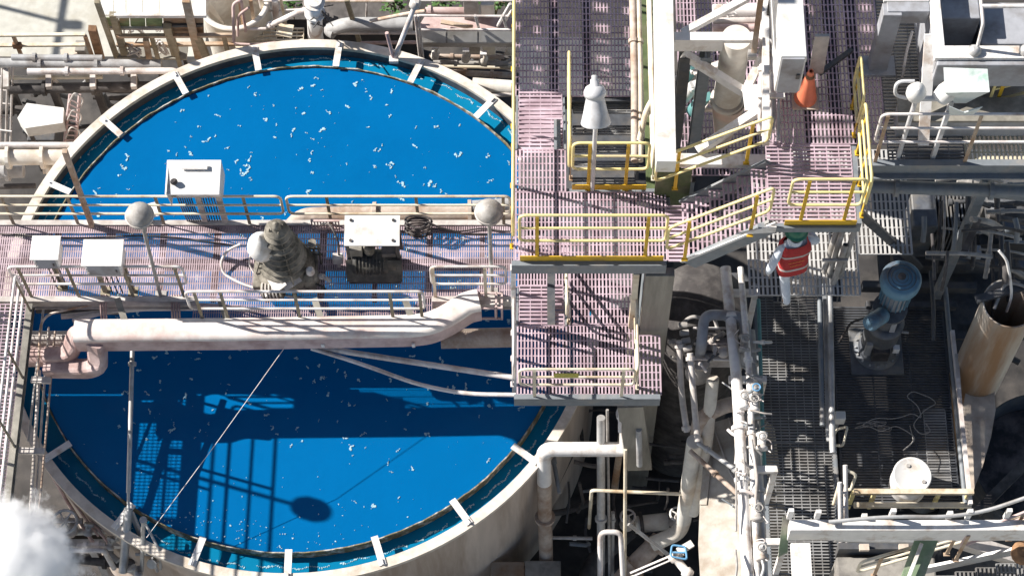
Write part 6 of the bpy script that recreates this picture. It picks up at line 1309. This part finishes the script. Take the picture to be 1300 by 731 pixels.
# ================================================================== OVERHEAD STRUCTURES BEYOND THE FRAME (they cast the shade on the upper decks)
def at_shadow(px_,py_,zs,H):
    """point H above the spot seen at px,py (height zs) toward the sun"""
    return P(px_,py_,zs)-SD*(H/-SD.z)
t=thing('shade_frame','unseen beams and plates added above the top edge to shade the service deck','platform',at_shadow(1090,60,ZLD,5))  # added frame, out of view: its members block sun over the service deck
a=at_shadow(1030,150,ZLD,5); b_=at_shadow(1195,-40,ZLD,5)
m_=MB()
m_.box6(a.x+.1,a.x+.5,a.y+.2,b_.y,a.z,a.z+.25); m_.build('shade_beam','beam_dark',t)
m_=MB(); m_.box6(a.x+.95,a.x+1.1,a.y-.2,b_.y,a.z,a.z+.15); m_.build('shade_plate','steel_plate',t)
for k_ in range(2,7):
    y=a.y+.3+k_*(b_.y-a.y)/7; MB().bar((a.x-.4,y,a.z+.4),(b_.x,y+.25,a.z+.4),.16,.2).build('joist','beam_dark',t)
for x in (a.x+.3,b_.x-.2):
    MB().bar((x,b_.y,a.z-.1),(x,16,a.z-.1),.2,.3).build('girder','beam_grey',t); MB().bar((x,16,a.z),(x,16,ZG),.3,.3).build('column','beam_grey',t)
oh=(((640,88),(830,128),.1),((640,45),(830,72),.12),((720,-10),(726,118),.12),((670,-10),(668,118),.07),((780,-20),(786,118),.08),((640,10),(830,30),.12),((640,66),(800,108),.06),((640,100),(830,150),.06),((640,60),(830,95),.05),((640,20),(830,60),.07),((655,40),(740,135),.05),((640,-20),(830,10),.08),((690,-30),(700,120),.08),((742,-30),(748,110),.09),((640,78),(760,88),.04))
for i,((xa,ya),(xb,yb),r_) in enumerate(oh):
    p=at_shadow(xa,ya,ZF,3.4+.1*i); q_=at_shadow(xb,yb,ZF,3.4+.1*i)
    pipe('overhead_pipe','dusty overhead pipe above the top edge, shading the far grating floor','pipe',[p,q_],r_,'dusty_pipe',group='overhead pipes above the top edge')
# long shadows on the sunny yard: a yard lamp and a pipe, both outside the left edge
p=at_shadow(88,31,ZG,6); q_=Z(p,ZG); t=thing('yard_lamp','tall yard lamp pole outside the left edge, its thin shadow on the sand','lamp',q_)
MB().tube([q_,p],.05,8).build('pole','galvanised',t); MB().box6(p.x-.15,p.x+.15,p.y-.1,p.y+.1,p.z,p.z+.12).build('lamp_head','lamp_grey',t)
pipe('overhead_pipe','single yard pipe outside the left edge, its broad shadow crossing the sand','pipe',[at_shadow(88,-40,ZG,5),at_shadow(70,74,ZG,5)],.055,'dusty_pipe')
# dark tangle of conduits under the right hand deck
rr=random.Random(3)
for i in range(48):
    z_=rr.uniform(.2,2.6); x=rr.uniform(1172,1290); y=rr.uniform(225,345); dx=rr.choice((rr.uniform(-6,6),rr.uniform(30,90))); dy=rr.uniform(20,90) if abs(dx)<10 else rr.uniform(-8,8)
    p=P(x,y,z_); q_=P(x+dx,y+dy,z_+rr.uniform(-.3,.1)); mdl=p.lerp(q_,.6)+Vector((0,0,rr.uniform(-.1,.05)))
    pipe('conduit','thin dark conduit in the shaded tangle under the right hand deck','conduit',[p,mdl,q_+Vector((0,0,-.2))],rr.uniform(.018,.05),rr.choice(('beam_dark','dusty_dark','beam_grey','dusty_dark','lamp_grey')),'dark conduits under the right hand deck',bend=.15,flanges=((0,rr.random()),) if rr.random()<.5 else ())
for i in range(12):
    z_=rr.uniform(-2.4,-1.2); x=rr.uniform(1225,1300); y=rr.uniform(430,520) if i<5 else rr.uniform(300,420)
    p=P(x,y,z_); pipe('conduit','thin dark conduit in the shade behind the rusty stack','conduit',[p,p+Vector((rr.uniform(-.1,.1),rr.uniform(.3,1),0)),p+Vector((rr.uniform(.2,.8),rr.uniform(.3,1),-.1))],rr.uniform(.02,.06),'beam_dark','dark conduits behind the rusty stack',bend=.1)
for i in range(34):
    z_=rr.uniform(-5,-3.4); x=rr.uniform(5,150); y=rr.uniform(105,230)
    if x>150-(y-90)*.55: continue
    p=P(x,y,z_); h_=rr.random()<.6; q_=p+(Vector((rr.uniform(.4,1.6),rr.uniform(-.1,.1),rr.uniform(-.2,.2))) if h_ else Vector((rr.uniform(-.1,.1),rr.uniform(.2,.6),rr.uniform(-1.2,-.4))))
    pipe('conduit','dark conduit in the shaded tangle under the yard pipe rack','conduit',[p,p.lerp(q_,.6)+Vector((0,0,rr.uniform(-.1,.1))),q_],rr.uniform(.02,.07),rr.choice(('beam_dark','dusty_dark','dusty_dark','dusty_pipe')),'dark conduits under the yard pipe rack',bend=.1,flanges=((0,rr.random()),) if rr.random()<.5 else ())
for i in range(22):
    z_=rr.uniform(-4.5,-3.0); x=rr.uniform(535,640); y=rr.uniform(62,112)
    if y>62+(x-530)*.45: continue
    p=P(x,y,z_); q_=p+Vector((rr.uniform(-.1,.7),rr.uniform(-.05,.3),rr.uniform(-.4,.1)))
    pipe('conduit','small dusty conduit in the dark gap between the trough and the tank rim','conduit',[p,p.lerp(q_,.6)+Vector((0,0,rr.uniform(-.1,.1))),q_],rr.uniform(.015,.045),rr.choice(('beam_dark','dusty_dark','dusty_pipe','lamp_grey')),'dusty conduits beside the trough',bend=.1)
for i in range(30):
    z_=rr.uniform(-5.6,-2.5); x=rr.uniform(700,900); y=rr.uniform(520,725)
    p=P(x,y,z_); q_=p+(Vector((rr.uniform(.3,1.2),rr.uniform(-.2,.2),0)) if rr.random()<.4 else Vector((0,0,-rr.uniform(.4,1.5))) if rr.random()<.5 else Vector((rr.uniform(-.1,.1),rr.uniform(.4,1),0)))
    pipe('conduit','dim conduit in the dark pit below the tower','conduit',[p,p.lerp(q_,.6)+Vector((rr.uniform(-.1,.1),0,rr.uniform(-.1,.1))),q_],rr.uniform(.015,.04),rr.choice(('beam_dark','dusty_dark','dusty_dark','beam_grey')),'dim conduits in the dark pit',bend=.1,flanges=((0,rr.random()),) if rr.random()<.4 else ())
for i in range(30):
    x0q=rr.uniform(925,975); yq=rr.uniform(430,700); z_=rr.uniform(.5,1.0); p=P(x0q,yq,z_)
    q_=p+(Vector((rr.uniform(.05,.35)*rr.choice((-1,1)),rr.uniform(-.15,.15),rr.uniform(-.1,.15))) if rr.random()<.6 else Vector((rr.uniform(-.06,.06),-rr.uniform(.3,1.2),0)))
    pipe('conduit','small bore tubing clipped along the white pipe bundle beside the pale chute','conduit',[p,p.lerp(q_,.55)+Vector((rr.uniform(-.06,.06),rr.uniform(-.06,.06),rr.uniform(0,.12))),q_],rr.uniform(.01,.028),rr.choice(('rail_white','lamp_grey','galvanised','dusty_pipe','beam_grey')),'small tubing on the pipe bundle',bend=.08,flanges=((0,rr.random()),) if rr.random()<.6 else ())
for i in range(14):
    p=P(rr.uniform(868,930),rr.uniform(385,480),rr.uniform(0,.7)); q_=p+Vector((rr.uniform(-.3,.3),rr.uniform(-.3,.3),rr.uniform(-.3,.3)))
    pipe('conduit','short dusty tubing crowded around the valve manifold above the pale chute','conduit',[p,p.lerp(q_,.5)+Vector((0,0,.08)),q_],rr.uniform(.015,.04),rr.choice(('dusty_pipe','dusty_dark','lamp_grey','beam_dark')),'tubing around the valve manifold',bend=.08,flanges=((0,rr.random()),(1,rr.random())))
# unseen solid sheets added overhead to keep sun off the service deck
for (xa,ya,xb,yb) in ((1046,-60,1092,118),(1098,-60,1200,150),(985,150,1090,156),(985,172,1090,176),(1000,128,1090,132)):
    a=at_shadow(xa,ya,ZLD,5.2); b_=at_shadow(xb,yb,ZLD,5.2)
    MB().box6(min(a.x,b_.x),max(a.x,b_.x),min(a.y,b_.y),max(a.y,b_.y),a.z,a.z+.04).build('shade_sheet','steel_plate',bpy.data.objects['shade_frame'])
# ------------------------------------------------------------------ third level: small pieces ride on the part that carries them
NEST={'bolt':('ring_flange','cover_plate'),'cooling_fin':('motor',),'fan_hub':('motor',),'motor_fin':('motor_body','side_motor'),'inspection_window':('casing',),'name_plate':('casing','gearbox'),
'bulb':('hood',),'bung':('lid',),'tie_rod':('ridged_cover',),'reflective_band':('vest',),'vest_lettering':('vest',),'handle':('door',),'hinge':('enclosure','cabinet'),'filler_cap':('oil_reservoir',),'cable_gland':('enclosure',),
'sun_shield':('enclosure',),'collar':('pole',),'spoke':('handwheel','handle'),'fin':('core',),'foot_plate':('leg','pole'),'lag':(), 'hinge_clamp':('lift_bail',),'bail_bar':('lift_bail',),'joint_strip':('lid',),'band':('cone',),'tooth':('top_strip',),'lug':('duct_body',),'gate_blade':('open_frame',),'gusset':()}
for o in list(bpy.data.objects):
    p=o.parent
    if p is None or p.parent is not None or o.type!='MESH': continue
    for want in NEST.get(o.name.split('.')[0],()):
        c=[k for k in p.children if k.name.split('.')[0]==want and k.type=='MESH' and k is not o]
        if c:
            # nearest carrier
            def mid(q): return sum((Vector(v) for v in q.bound_box),Vector())/8
            c.sort(key=lambda q:(mid(q)-mid(o)).length); o.parent=c[0]; break
